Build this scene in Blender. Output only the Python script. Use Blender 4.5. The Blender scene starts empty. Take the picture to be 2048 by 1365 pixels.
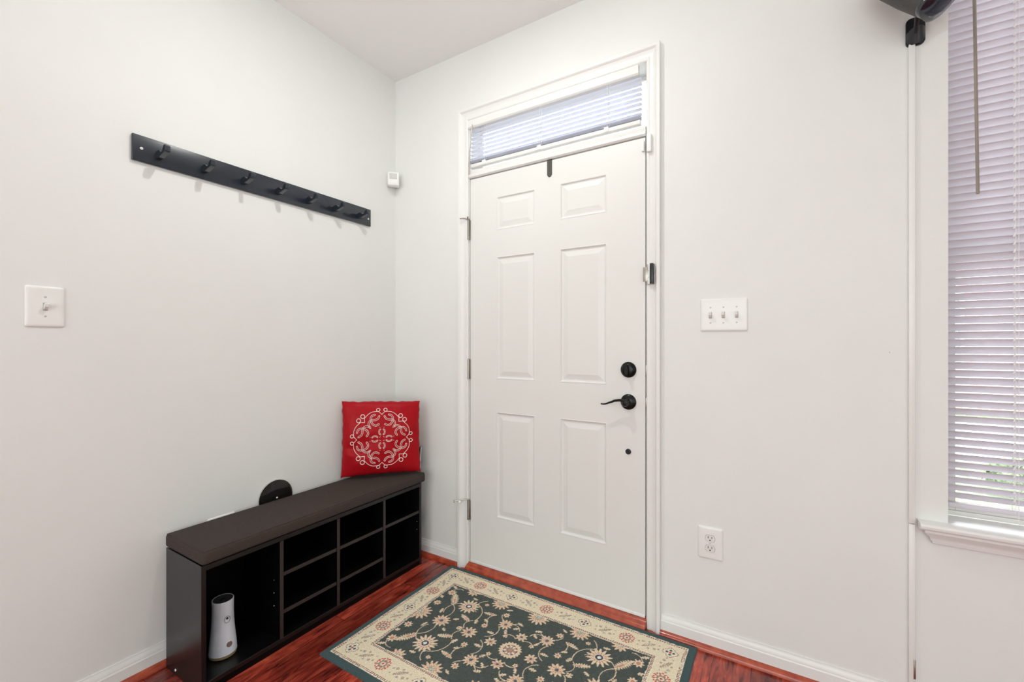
import bpy, bmesh, math, random
from mathutils import Vector, Matrix, noise
random.seed(7)
S = bpy.context.scene
COL = S.collection
PI = math.pi

# ------------------------------------------------------------------ camera, world, lights, exposure
cam_d = bpy.data.cameras.new('camera'); cam = bpy.data.objects.new('camera', cam_d); COL.objects.link(cam)
cam_d.sensor_width = 36.0; cam_d.lens = 36.0*881.0/2048.0
cam_d.shift_x = 0.0; cam_d.shift_y = 5.5/2048.0
cam_d.clip_start = 0.02; cam_d.clip_end = 200
cam.location = (1.986, -1.887, 1.202)
cam.rotation_euler = (PI/2, 0, math.radians(31.65))
S.camera = cam

S.view_settings.view_transform = 'Standard'
S.view_settings.look = 'None'
S.view_settings.exposure = -0.10
S.view_settings.gamma = 1.0
S.view_settings.use_curve_mapping = False

W = bpy.data.worlds.new('sky'); S.world = W; W.use_nodes = True
wn = W.node_tree.nodes; wl = W.node_tree.links
bg = wn['Background']
sky = wn.new('ShaderNodeTexSky'); sky.sky_type = 'HOSEK_WILKIE'; sky.turbidity = 6.0; sky.ground_albedo = 0.4
sky.sun_direction = Vector((0.25, -0.75, 0.62)).normalized()
mixw = wn.new('ShaderNodeMixRGB'); mixw.inputs[0].default_value = 0.72
mixw.inputs[2].default_value = (0.93, 0.96, 1.0, 1)
wl.new(sky.outputs[0], mixw.inputs[1]); wl.new(mixw.outputs[0], bg.inputs[0])
bg.inputs[1].default_value = 11.0

def area(name, loc, rot, sx, sy, power, col=(1, 1, 1)):
    d = bpy.data.lights.new(name, 'AREA'); d.shape = 'RECTANGLE'; d.size = sx; d.size_y = sy
    d.energy = power; d.color = col
    o = bpy.data.objects.new(name, d); COL.objects.link(o); o.location = loc; o.rotation_euler = rot
    return o
# unseen area lights added as room fill behind the camera; no windows built there
area('fill_area_back', (2.2, -5.10, 1.45), (PI/2, 0, 0), 3.4, 2.1, 76, (0.915, 1.0, 1.012))
area('fill_area_side', (4.55, -3.3, 1.45), (PI/2, 0, PI/2), 2.4, 2.0, 23, (0.915, 1.0, 1.012))
# unseen spot added behind the camera to brighten the ceiling
CEIL_FILL = 44.0
fd = bpy.data.lights.new('ceiling_fill_spot', 'SPOT'); fd.energy = CEIL_FILL; fd.color = (0.915, 1.0, 1.012)
fd.spot_size = math.radians(88); fd.spot_blend = 1.0; fd.shadow_soft_size = 0.12
fo = bpy.data.objects.new('ceiling_fill_spot', fd); COL.objects.link(fo); fo.location = (2.10, -2.10, 1.55)
fo.rotation_euler = (Vector((0.95, -0.95, 2.775))-Vector((2.10, -2.10, 1.55))).to_track_quat('-Z', 'Y').to_euler()
LAMP_POWER = 10.5
LAMP_POS = (1.03, -0.90, 2.752)

# ------------------------------------------------------------------ mesh helpers
def box(bm, x0, x1, y0, y1, z0, z1, bev=0.0, seg=2):
    t = bmesh.new()
    r = bmesh.ops.create_cube(t, size=1.0)
    for v in t.verts:
        v.co = Vector(((x0+x1)/2 + v.co.x*(x1-x0), (y0+y1)/2 + v.co.y*(y1-y0), (z0+z1)/2 + v.co.z*(z1-z0)))
    if bev > 0:
        bmesh.ops.bevel(t, geom=list(t.edges), offset=bev, segments=seg, profile=0.5, affect='EDGES')
    merge(bm, t)

def merge(bm, t, M=None):
    if M is not None:
        bmesh.ops.transform(t, matrix=M, verts=t.verts)
    m = bpy.data.meshes.new('tmp'); t.to_mesh(m); t.free(); bm.from_mesh(m); bpy.data.meshes.remove(m)

def frame_of(d):
    d = Vector(d).normalized()
    a = Vector((0, 0, 1)) if abs(d.z) < 0.9 else Vector((1, 0, 0))
    u = d.cross(a).normalized(); v = d.cross(u).normalized()
    return u, v

def tube(bm, pts, r, seg=12, closed=False, cap=True, flat=1.0, up=None):
    pts = [Vector(p) for p in pts]; n = len(pts)
    rs = r if isinstance(r, (list, tuple)) else [r]*n
    rings = []; pu = None
    for i, p in enumerate(pts):
        if closed: d = pts[(i+1) % n]-pts[i-1]
        else: d = pts[min(i+1, n-1)]-pts[max(i-1, 0)]
        d.normalize()
        if pu is None:
            u = Vector(up) if up is not None else frame_of(d)[0]
        else: u = pu
        u = (u-d*u.dot(d)).normalized(); v = d.cross(u); pu = u
        rings.append([bm.verts.new(p+(u*math.cos(2*PI*k/seg)*rs[i]+v*math.sin(2*PI*k/seg)*rs[i]*flat)) for k in range(seg)])
    m = n if closed else n-1
    for i in range(m):
        a, b = rings[i], rings[(i+1) % n]
        for k in range(seg):
            bm.faces.new((a[k], a[(k+1) % seg], b[(k+1) % seg], b[k]))
    if cap and not closed:
        bm.faces.new(rings[0][::-1]); bm.faces.new(rings[-1])

def cyl(bm, p0, p1, r, seg=24): tube(bm, [p0, p1], r, seg)

def lathe(bm, prof, org=(0, 0, 0), axis=(0, 0, 1), seg=40, scale=(1, 1)):
    """prof: list of (radius, height along axis)"""
    ax = Vector(axis).normalized(); u, v = frame_of(ax); o = Vector(org)
    rings = []
    for (r, h) in prof:
        if r < 1e-6: rings.append([bm.verts.new(o+ax*h)])
        else: rings.append([bm.verts.new(o+ax*h+u*math.cos(2*PI*k/seg)*r*scale[0]+v*math.sin(2*PI*k/seg)*r*scale[1]) for k in range(seg)])
    for a, b in zip(rings, rings[1:]):
        if len(a) == 1 and len(b) == 1: continue
        for k in range(seg):
            k2 = (k+1) % seg
            if len(a) == 1: bm.faces.new((a[0], b[k2], b[k]))
            elif len(b) == 1: bm.faces.new((a[k], a[k2], b[0]))
            else: bm.faces.new((a[k], a[k2], b[k2], b[k]))

def prism(bm, poly, fn, a0, a1):
    """extrude 2D polygon; fn(p,q,a)->3D"""
    A = [bm.verts.new(fn(p, q, a0)) for p, q in poly]; B = [bm.verts.new(fn(p, q, a1)) for p, q in poly]
    n = len(poly)
    for i in range(n):
        j = (i+1) % n; bm.faces.new((A[i], A[j], B[j], B[i]))
    bm.faces.new(A[::-1]); bm.faces.new(B)

def obj(name, bm, mat, parent=None, smooth=35):
    bmesh.ops.recalc_face_normals(bm, faces=bm.faces)
    me = bpy.data.meshes.new(name); bm.to_mesh(me); bm.free()
    if mat: me.materials.append(mat)
    if smooth:
        me.shade_smooth(); me.set_sharp_from_angle(angle=math.radians(smooth))
    o = bpy.data.objects.new(name, me); COL.objects.link(o)
    if parent: 
        o.parent = parent
        # parent may be an Empty at a base location: keep world coordinates
        o.matrix_parent_inverse = Matrix.Translation(parent.location).inverted() if parent.type == 'EMPTY' else Matrix.Identity(4)
    return o

def thing(name, label, cat, loc=(0, 0, 0), group=None):
    o = bpy.data.objects.new(name, None); COL.objects.link(o); o.location = loc
    o.empty_display_size = 0.05
    o['label'] = label; o['category'] = cat
    if group: o['group'] = group
    return o

def tag(o, label, cat, group=None, kind=None):
    o['label'] = label; o['category'] = cat
    if group: o['group'] = group
    if kind: o['kind'] = kind
    return o

def struct(name, bm, mat, label=None, parent=None, smooth=35, cat=None):
    o = obj(name, bm, mat, parent, smooth)
    if not parent: o['kind'] = 'structure'
    if label: o['label'] = label
    if cat: o['category'] = cat
    return o

def quad_sheet(nx, ny, fn):
    bm = bmesh.new()
    vs = [[bm.verts.new(fn(i/nx, j/ny)) for i in range(nx+1)] for j in range(ny+1)]
    for j in range(ny):
        for i in range(nx): bm.faces.new((vs[j][i], vs[j][i+1], vs[j+1][i+1], vs[j+1][i]))
    return bm, vs

# ------------------------------------------------------------------ materials
def srgb(r, g, b):
    f = lambda c: (c/255/12.92) if c/255 <= 0.04045 else ((c/255+0.055)/1.055)**2.4
    return (f(r), f(g), f(b), 1)

def mat(name, col, rough=0.5, metal=0.0, spec=0.5, coat=0.0, bump=None, var=None, emit=None):
    m = bpy.data.materials.new(name); m.use_nodes = True
    nt = m.node_tree; b = nt.nodes['Principled BSDF']
    b.inputs['Base Color'].default_value = col
    b.inputs['Roughness'].default_value = rough; b.inputs['Metallic'].default_value = metal
    b.inputs['Specular IOR Level'].default_value = spec
    b.inputs['Coat Weight'].default_value = coat
    tc = nt.nodes.new('ShaderNodeTexCoord')
    if bump:
        sc, st, dist = bump
        n = nt.nodes.new('ShaderNodeTexNoise'); n.inputs['Scale'].default_value = sc; n.inputs['Detail'].default_value = 4
        nt.links.new(tc.outputs['Object'], n.inputs['Vector'])
        bp = nt.nodes.new('ShaderNodeBump'); bp.inputs['Strength'].default_value = st; bp.inputs['Distance'].default_value = dist
        nt.links.new(n.outputs['Fac'], bp.inputs['Height']); nt.links.new(bp.outputs['Normal'], b.inputs['Normal'])
    if var:
        sc, col2, lo, hi = var
        n = nt.nodes.new('ShaderNodeTexNoise'); n.inputs['Scale'].default_value = sc; n.inputs['Detail'].default_value = 5
        nt.links.new(tc.outputs['Object'], n.inputs['Vector'])
        cr = nt.nodes.new('ShaderNodeValToRGB'); cr.color_ramp.elements[0].position = lo; cr.color_ramp.elements[1].position = hi
        cr.color_ramp.elements[0].color = col; cr.color_ramp.elements[1].color = col2
        nt.links.new(n.outputs['Fac'], cr.inputs[0]); nt.links.new(cr.outputs[0], b.inputs['Base Color'])
    if emit:
        b.inputs['Emission Color'].default_value = emit[0]; b.inputs['Emission Strength'].default_value = emit[1]
    return m

M_wall = mat('painted_drywall', (0.82, 0.825, 0.80, 1), 0.62, bump=(160, 0.10, 0.002), var=(3.0, (0.805, 0.81, 0.785, 1), 0.35, 0.65))
M_ceil = mat('ceiling_paint', (0.93, 0.925, 0.91, 1), 0.8, bump=(120, 0.08, 0.002))
M_trim = mat('white_semi_gloss_trim', (0.84, 0.835, 0.81, 1), 0.32, bump=(60, 0.04, 0.001))
M_door = mat('door_paint', (0.80, 0.795, 0.765, 1), 0.38, bump=(90, 0.06, 0.001))
M_plate = mat('white_plastic_plate', (0.86, 0.86, 0.83, 1), 0.28)
M_toggle = mat('toggle_plastic', (0.80, 0.80, 0.76, 1), 0.3)
M_blackp = mat('black_plastic', (0.012, 0.014, 0.018, 1), 0.32)
M_rack = mat('black_lacquered_wood', (0.014, 0.020, 0.030, 1), 0.27, coat=0.3, bump=(70, 0.1, 0.001))  # blue in the base colour stands for window reflections in the lacquer
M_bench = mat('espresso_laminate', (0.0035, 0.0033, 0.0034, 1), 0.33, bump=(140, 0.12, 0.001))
M_benchshade = mat('espresso_laminate_shaded', (0.0022, 0.002, 0.002, 1), 0.45, spec=0.12)  # darker copy of the bench laminate, cubby shade put into its colour
M_benchedge = mat('espresso_edge_banding', (0.028, 0.020, 0.018, 1), 0.45)
M_bronze = mat('oil_rubbed_bronze', (0.012, 0.013, 0.012, 1), 0.28, metal=0.6)
M_nickel = mat('satin_nickel', (0.42, 0.40, 0.35, 1), 0.33, metal=1.0)
M_chrome = mat('chrome', (0.75, 0.74, 0.70, 1), 0.12, metal=1.0)
M_darkmetal = mat('dark_grey_metal', (0.10, 0.095, 0.085, 1), 0.4, metal=0.4)
M_screw = mat('bright_screw', (0.85, 0.85, 0.85, 1), 0.25, metal=0.5)
M_hole = mat('dark_gap', (0.01, 0.008, 0.008, 1), 0.9)
M_disc = mat('polished_dark_disc', (0.028, 0.026, 0.024, 1), 0.10, metal=0.6)
M_cork = mat('tan_base', srgb(150, 132, 100), 0.7)
M_white = mat('matte_white_plastic', (0.72, 0.77, 0.84, 1), 0.35)
M_lens = mat('sensor_lens', (0.60, 0.59, 0.58, 1), 0.35)
M_sill = mat('window_stool_paint', (0.84, 0.83, 0.81, 1), 0.3)
M_vinyl = mat('vinyl_window_frame', (0.80, 0.78, 0.74, 1), 0.4)
M_wand = mat('clear_grey_wand', (0.30, 0.26, 0.22, 1), 0.2)
M_cord = mat('white_cord', (0.9, 0.9, 0.88, 1), 0.6)
M_grey = mat('grey_grille', (0.05, 0.048, 0.045, 1), 0.55, bump=(900, 0.5, 0.001))
M_gloss = mat('gloss_black_shell', (0.010, 0.014, 0.022, 1), 0.15, coat=0.5)

def wood(name, c1, c2, c3, planks=True, rough=0.22, scale=1.0):
    m = bpy.data.materials.new(name); m.use_nodes = True; nt = m.node_tree; N = nt.nodes; L = nt.links
    b = N['Principled BSDF']; b.inputs['Roughness'].default_value = rough
    b.inputs['Coat Weight'].default_value = 0.25; b.inputs['Coat Roughness'].default_value = 0.12
    tc = N.new('ShaderNodeTexCoord')
    mp = N.new('ShaderNodeMapping'); mp.inputs['Rotation'].default_value = (0, 0, PI/2)
    mp.inputs['Location'].default_value = (0.31, 0.02, 0)
    L.new(tc.outputs['Object'], mp.inputs[0])
    br = N.new('ShaderNodeTexBrick'); br.offset = 0.37; br.offset_frequency = 3
    br.inputs['Color1'].default_value = (0, 0, 0, 1); br.inputs['Color2'].default_value = (1, 1, 1, 1)
    br.inputs['Mortar'].default_value = (0.5, 0.5, 0.5, 1)
    br.inputs['Scale'].default_value = 1.0; br.inputs['Mortar Size'].default_value = 0.0009 if planks else 0.0
    br.inputs['Brick Width'].default_value = 0.95; br.inputs['Row Height'].default_value = 0.127
    br.inputs['Mortar Smooth'].default_value = 0.1
    L.new(mp.outputs[0], br.inputs['Vector'])
    sep = N.new('ShaderNodeSeparateColor'); L.new(br.outputs['Color'], sep.inputs[0])
    mul = N.new('ShaderNodeMath'); mul.operation = 'MULTIPLY'; mul.inputs[1].default_value = 37.0
    L.new(sep.outputs[0], mul.inputs[0])
    cmb = N.new('ShaderNodeCombineXYZ'); L.new(mul.outputs[0], cmb.inputs[2]); L.new(mul.outputs[0], cmb.inputs[0])
    add = N.new('ShaderNodeVectorMath'); add.operation = 'ADD'
    L.new(tc.outputs['Object'], add.inputs[0]); L.new(cmb.outputs[0], add.inputs[1])
    st = N.new('ShaderNodeMapping'); st.inputs['Scale'].default_value = (46*scale, 6.0*scale, 8)
    L.new(add.outputs[0], st.inputs[0])
    n1 = N.new('ShaderNodeTexNoise'); n1.inputs['Scale'].default_value = 1.0; n1.inputs['Detail'].default_value = 7
    n1.inputs['Roughness'].default_value = 0.62; n1.inputs['Distortion'].default_value = 1.1
    L.new(st.outputs[0], n1.inputs['Vector'])
    st2 = N.new('ShaderNodeMapping'); st2.inputs['Scale'].default_value = (5, 3, 5); L.new(add.outputs[0], st2.inputs[0])
    n2 = N.new('ShaderNodeTexNoise'); n2.inputs['Scale'].default_value = 1.3; n2.inputs['Detail'].default_value = 3
    n2.inputs['Distortion'].default_value = 1.6
    L.new(st2.outputs[0], n2.inputs['Vector'])
    cr = N.new('ShaderNodeValToRGB'); e = cr.color_ramp.elements
    e[0].position = 0.33; e[0].color = c3; e[1].position = 0.66; e[1].color = c2
    k = cr.color_ramp.elements.new(0.5); k.color = c1
    L.new(n1.outputs['Fac'], cr.inputs[0])
    cr2 = N.new('ShaderNodeValToRGB'); cr2.color_ramp.elements[0].position = 0.38; cr2.color_ramp.elements[0].color = (0.42, 0.40, 0.40, 1)
    cr2.color_ramp.elements[1].position = 0.60; cr2.color_ramp.elements[1].color = (1.0, 1, 1, 1)
    L.new(n2.outputs['Fac'], cr2.inputs[0])
    mx = N.new('ShaderNodeMixRGB'); mx.blend_type = 'MULTIPLY'; mx.inputs[0].default_value = 0.75
    L.new(cr.outputs[0], mx.inputs[1]); L.new(cr2.outputs[0], mx.inputs[2])
    # per plank tone
    cr3 = N.new('ShaderNodeValToRGB'); cr3.color_ramp.elements[0].color = (0.72, 0.70, 0.72, 1); cr3.color_ramp.elements[1].color = (1.25, 1.2, 1.15, 1)
    L.new(sep.outputs[0], cr3.inputs[0])
    mx2 = N.new('ShaderNodeMixRGB'); mx2.blend_type = 'MULTIPLY'; mx2.inputs[0].default_value = 1.0 if planks else 0.0
    L.new(mx.outputs[0], mx2.inputs[1]); L.new(cr3.outputs[0], mx2.inputs[2])
    mx3 = N.new('ShaderNodeMixRGB'); mx3.inputs[2].default_value = (0.02, 0.004, 0.003, 1)
    L.new(br.outputs['Fac'], mx3.inputs[0]) if planks else None
    if not planks: mx3.inputs[0].default_value = 0
    L.new(mx2.outputs[0], mx3.inputs[1]); L.new(mx3.outputs[0], b.inputs['Base Color'])
    bp = N.new('ShaderNodeBump'); bp.inputs['Strength'].default_value = 0.25; bp.inputs['Distance'].default_value = 0.002
    L.new(n1.outputs['Fac'], bp.inputs['Height']); L.new(bp.outputs[0], b.inputs['Normal'])
    return m
M_floor = wood('cherry_hardwood', (0.45, 0.058, 0.034, 1), (0.62, 0.120, 0.064, 1), (0.085, 0.015, 0.012, 1))
M_shoe = mat('cherry_moulding', (0.30, 0.040, 0.020, 1), 0.2, coat=0.3, var=(22, (0.52, 0.10, 0.045, 1), 0.3, 0.7))

# cushion fabric (heathered dark brown)
def fabric(name, ca, cb, scale=950, rough=0.9, bump=0.35):
    m = mat(name, ca, rough, spec=0.15)
    nt = m.node_tree; b = nt.nodes['Principled BSDF']
    tc = nt.nodes.new('ShaderNodeTexCoord')
    n = nt.nodes.new('ShaderNodeTexNoise'); n.inputs['Scale'].default_value = scale; n.inputs['Detail'].default_value = 3
    nt.links.new(tc.outputs['Object'], n.inputs['Vector'])
    cr = nt.nodes.new('ShaderNodeValToRGB'); cr.color_ramp.elements[0].position = 0.38; cr.color_ramp.elements[1].position = 0.64
    cr.color_ramp.elements[0].color = ca; cr.color_ramp.elements[1].color = cb
    nt.links.new(n.outputs['Fac'], cr.inputs[0]); nt.links.new(cr.outputs[0], b.inputs['Base Color'])
    bp = nt.nodes.new('ShaderNodeBump'); bp.inputs['Strength'].default_value = bump; bp.inputs['Distance'].default_value = 0.0008
    nt.links.new(n.outputs['Fac'], bp.inputs['Height']); nt.links.new(bp.outputs[0], b.inputs['Normal'])
    return m
M_cush = fabric('brown_woven_fabric', (0.034, 0.026, 0.023, 1), (0.090, 0.072, 0.065, 1))
M_red = fabric('red_satin_fabric', (0.37, 0.004, 0.010, 1), (0.43, 0.006, 0.012, 1), 300, 0.42, 0.15)
M_red.node_tree.nodes['Principled BSDF'].inputs['Sheen Weight'].default_value = 0.0
M_emb = mat('ivory_embroidery', (0.88, 0.76, 0.70, 1), 0.7)

# glass pane: clear, lets daylight through
def glass(name):
    m = bpy.data.materials.new(name); m.use_nodes = True; nt = m.node_tree; N = nt.nodes; L = nt.links
    for n in list(N): 
        if n.type == 'BSDF_PRINCIPLED': N.remove(n)
    out = N['Material Output']; t = N.new('ShaderNodeBsdfTransparent'); g = N.new('ShaderNodeBsdfGlossy'); g.inputs['Roughness'].default_value = 0.02
    t.inputs[0].default_value = (0.96, 0.98, 0.98, 1)
    fr = N.new('ShaderNodeFresnel'); fr.inputs[0].default_value = 1.45
    mx = N.new('ShaderNodeMixShader'); L.new(fr.outputs[0], mx.inputs[0]); L.new(t.outputs[0], mx.inputs[1]); L.new(g.outputs[0], mx.inputs[2])
    L.new(mx.outputs[0], out.inputs[0])
    return m
M_glass = glass('window_glass')

def slatmat(name, col, trans):
    m = bpy.data.materials.new(name); m.use_nodes = True; nt = m.node_tree; N = nt.nodes; L = nt.links
    b = N['Principled BSDF']; b.inputs['Base Color'].default_value = col; b.inputs['Roughness'].default_value = 0.35
    t = N.new('ShaderNodeBsdfTranslucent'); t.inputs[0].default_value = col
    mx = N.new('ShaderNodeMixShader'); mx.inputs[0].default_value = trans
    L.new(b.outputs[0], mx.inputs[1]); L.new(t.outputs[0], mx.inputs[2]); L.new(mx.outputs[0], N['Material Output'].inputs[0])
    return m
M_slat = slatmat('white_blind_slat', (0.80, 0.775, 0.82, 1), 0.27)
M_slat2 = slatmat('white_transom_slat', (0.88, 0.89, 0.94, 1), 0.6)

# ------------------------------------------------------------------ the setting
CEIL = 2.775
DX0, DX1, DZ1 = 0.549, 1.492, 2.400        # frame opening
WX0, WX1, WZ0, WZ1 = 2.424, 3.34, 0.641, 2.42   # window opening
XR, YB = 4.6, -5.2
bm = bmesh.new(); box(bm, -0.12, XR+0.12, YB-0.12, 0.14, -0.06, 0.0); struct('floor', bm, M_floor, 'red-brown cherry hardwood plank floor', smooth=0)
bm = bmesh.new(); box(bm, -0.12, XR+0.12, YB-0.12, 0.14, CEIL, CEIL+0.06); struct('ceiling', bm, M_ceil, 'plain white ceiling', smooth=0)
bm = bmesh.new(); box(bm, -0.12, 0.0, YB-0.12, 0.14, 0.0, CEIL); struct('wall_left', bm, M_wall, 'off-white wall with the coat rack and bench', smooth=0)
bm = bmesh.new(); box(bm, XR, XR+0.12, YB-0.12, 0.14, 0.0, CEIL); struct('wall_right', bm, M_wall, 'plain off-white wall', smooth=0)
bm = bmesh.new(); box(bm, 0.0, XR, YB-0.12, YB, 0.0, CEIL); struct('wall_back', bm, M_wall, 'plain off-white wall', smooth=0)
bm = bmesh.new()
J = 0.02
for (x0, x1, z0, z1) in [(0, DX0-J, 0, CEIL), (DX0-J, DX1+J, DZ1+J, CEIL), (DX1+J, WX0, 0, CEIL), (WX0, WX1, 0, WZ0-0.022), (WX0, WX1, WZ1, CEIL), (WX1, XR, 0, CEIL)]:
    box(bm, x0, x1, 0.0, 0.14, z0, z1)
struct('wall_front', bm, M_wall, 'off-white wall with the entry door and window', smooth=0)

# door frame jambs + stops
bm = bmesh.new()
box(bm, DX0-J, DX0+0.006, 0.0, 0.14, 0.0, DZ1+J)
box(bm, DX1-0.0005, DX1+J, 0.0, 0.14, 0.0, DZ1+J)
box(bm, DX0+0.006, DX1-0.002, 0.0, 0.14, DZ1-0.004, DZ1+J)
box(bm, DX0+0.006, DX0+0.020, 0.052, 0.14, 0.0, 2.085)
box(bm, DX1-0.016, DX1-0.002, 0.052, 0.14, 0.0, 2.085)
struct('trim_1', bm, M_trim, 'white door frame jambs', smooth=0)
# transom bar between door and transom
bm = bmesh.new()
prism(bm, [(0.14, 2.084), (-0.002, 2.084), (-0.010, 2.090), (-0.010, 2.100), (-0.004, 2.104), (-0.008, 2.112), (-0.008, 2.122), (0.0, 2.126), (0.14, 2.126)],
      lambda p, q, a: (a, p, q), DX0+0.006, DX1-0.002)
struct('trim_2', bm, M_trim, 'white ledge bar between door and transom')
# casing
bm = bmesh.new()
prof = [(0, -0.002), (0, 0.009), (0.004, 0.0115), (0.010, 0.0115), (0.014, 0.0095), (0.020, 0.0095), (0.034, 0.0135), (0.040, 0.0160), (0.043, 0.0205), (0.047, 0.0235), (0.059, 0.0240), (0.0612, 0.0225), (0.0615, -0.002)]
rows = []
for d, h in prof:
    rows.append([bm.verts.new(c) for c in [(DX0+0.003-d, -h, 0.0), (DX0+0.003-d, -h, DZ1-0.006+d), (DX1+0.003+d*0.93, -h, DZ1-0.006+d), (DX1+0.003+d*0.93, -h, 0.0)]])
for a, b in zip(rows, rows[1:]):
    for k in range(3): bm.faces.new((a[k], a[k+1], b[k+1], b[k]))
bm.faces.new([r[0] for r in rows]); bm.faces.new([r[3] for r in rows][::-1])
struct('trim_3', bm, M_trim, 'white moulded door casing', smooth=20)

def base_run(name, fn, a0, a1, label):
    bm = bmesh.new()
    prism(bm, [(-0.002, 0.0), (0.0125, 0.0), (0.0125, 0.056), (0.0105, 0.060), (0.0105, 0.064), (0.006, 0.074), (0.0035, 0.080), (0.0035, 0.084), (-0.002, 0.084)], fn, a0, a1)
    return struct(name, bm, M_trim, label, smooth=25)
def shoe_run(name, fn, a0, a1, label):
    bm = bmesh.new(); pts = [(0.0126, 0.0)]
    for k in range(7):
        t = k/6*PI/2; pts.append((0.0126+0.019*math.cos(t), 0.001+0.019*math.sin(t)))
    pts[1] = (0.0316, 0.0)
    prism(bm, pts, fn, a0, a1)
    return struct(name, bm, M_shoe, label, smooth=40)
front = lambda p, q, a: (a, -p, q)
left = lambda p, q, a: (p, a, q)
base_run('baseboard_left', left, YB, 0.0, 'white baseboard along the left wall')
base_run('baseboard_front', front, 0.0, 0.4905, 'white baseboard in the corner left of the door')
base_run('baseboard_right', front, 1.5525, XR, 'white baseboard right of the door')
shoe_run('trim_4', left, YB, 0.0, 'red-brown shoe moulding on left wall')
shoe_run('trim_5', front, 0.0, 0.4905, 'red-brown shoe moulding left of the door')
shoe_run('trim_6', front, 1.5525, XR, 'red-brown shoe moulding right of the door')
# threshold
bm = bmesh.new()
pts = [(0.14, 0.0), (0.14, 0.036), (0.002, 0.036), (-0.004, 0.035), (-0.015, 0.0265), (-0.0165, 0.0245)]
for k in range(7):
    t = PI/2-k/6*PI/2; pts.append((-0.0175-0.018*math.cos(t), 0.004+0.019*math.sin(t)))
pts.append((-0.0355, 0.0))
prism(bm, pts, lambda p, q, a: (a, p, q), DX0-0.001, DX1+0.001)
struct('trim_7', bm, M_shoe, 'red-brown wooden door threshold', smooth=40)

# ------------------------------------------------------------------ entry door
SX0, SX1, SZ0, SZ1 = 0.5605, 1.4868, 0.050, 2.0785
def door_slab():
    bm = bmesh.new()
    xs = [SX0, 0.7261, 0.9535, 1.0865, 1.3175, SX1]
    zs = [SZ0, 0.306, 0.851, 1.020, 1.650, 1.787, 1.959, SZ1]
    yf = 0.002
    def q(pts): bm.faces.new([bm.verts.new(p) for p in pts])
    def ring(a, b):
        (ax0, ax1, az0, az1, ay), (bx0, bx1, bz0, bz1, by) = a, b
        A = [(ax0, ay, az0), (ax1, ay, az0), (ax1, ay, az1), (ax0, ay, az1)]
        B = [(bx0, by, bz0), (bx1, by, bz0), (bx1, by, bz1), (bx0, by, bz1)]
        for i in range(4):
            j = (i+1) % 4; q([A[i], A[j], B[j], B[i]])
    for i in range(5):
        for j in range(7):
            x0, x1, z0, z1 = xs[i], xs[i+1], zs[j], zs[j+1]
            if i in (1, 3) and j in (1, 3, 5):
                L = [(0, 0), (0.003, -0.0012), (0.006, 0.0006), (0.009, 0.0055), (0.0125, 0.0065), (0.016, 0.0065), (0.040, 0.0012)]
                cur = (x0, x1, z0, z1, yf)
                for ins, dep in L[1:]:
                    nx = (x0+ins, x1-ins, z0+ins, z1-ins, yf+dep); ring(cur, nx); cur = nx
                q([(cur[0], cur[4], cur[2]), (cur[1], cur[4], cur[2]), (cur[1], cur[4], cur[3]), (cur[0], cur[4], cur[3])])
            else:
                q([(x0, yf, z0), (x1, yf, z0), (x1, yf, z1), (x0, yf, z1)])
    yb = 0.046
    q([(SX0, yf, SZ0), (SX0, yf, SZ1), (SX0, yb, SZ1), (SX0, yb, SZ0)])
    q([(SX1, yf, SZ0), (SX1, yf, SZ1), (SX1, yb, SZ1), (SX1, yb, SZ0)])
    q([(SX0, yf, SZ0), (SX1, yf, SZ0), (SX1, yb, SZ0), (SX0, yb, SZ0)])
    q([(SX0, yf, SZ1), (SX1, yf, SZ1), (SX1, yb, SZ1), (SX0, yb, SZ1)])
    q([(SX0, yb, SZ0), (SX1, yb, SZ0), (SX1, yb, SZ1), (SX0, yb, SZ1)])
    bmesh.ops.remove_doubles(bm, verts=bm.verts, dist=1e-5)
    return bm
door = struct('door_1', door_slab(), M_door, 'white six-panel entry door with black hardware', smooth=12)
bm = bmesh.new(); box(bm, SX0+0.001, SX1-0.001, -0.002, 0.046, 0.037, 0.0495, 0.0015)
sw = obj('door_sweep', bm, mat('white_vinyl_sweep', (0.87, 0.87, 0.85, 1), 0.4), door)
# black strips set in the door gaps stand in for the shade there
bm = bmesh.new(); box(bm, DX0+0.0062, SX0-0.0008, 0.030, 0.052, 0.036, 2.083); box(bm, SX1+0.0006, DX1-0.0006, 0.014, 0.052, 0.036, 2.083)
struct('trim_8', bm, M_hole, 'black strip standing in for the shade in the door gap', smooth=0)

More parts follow.
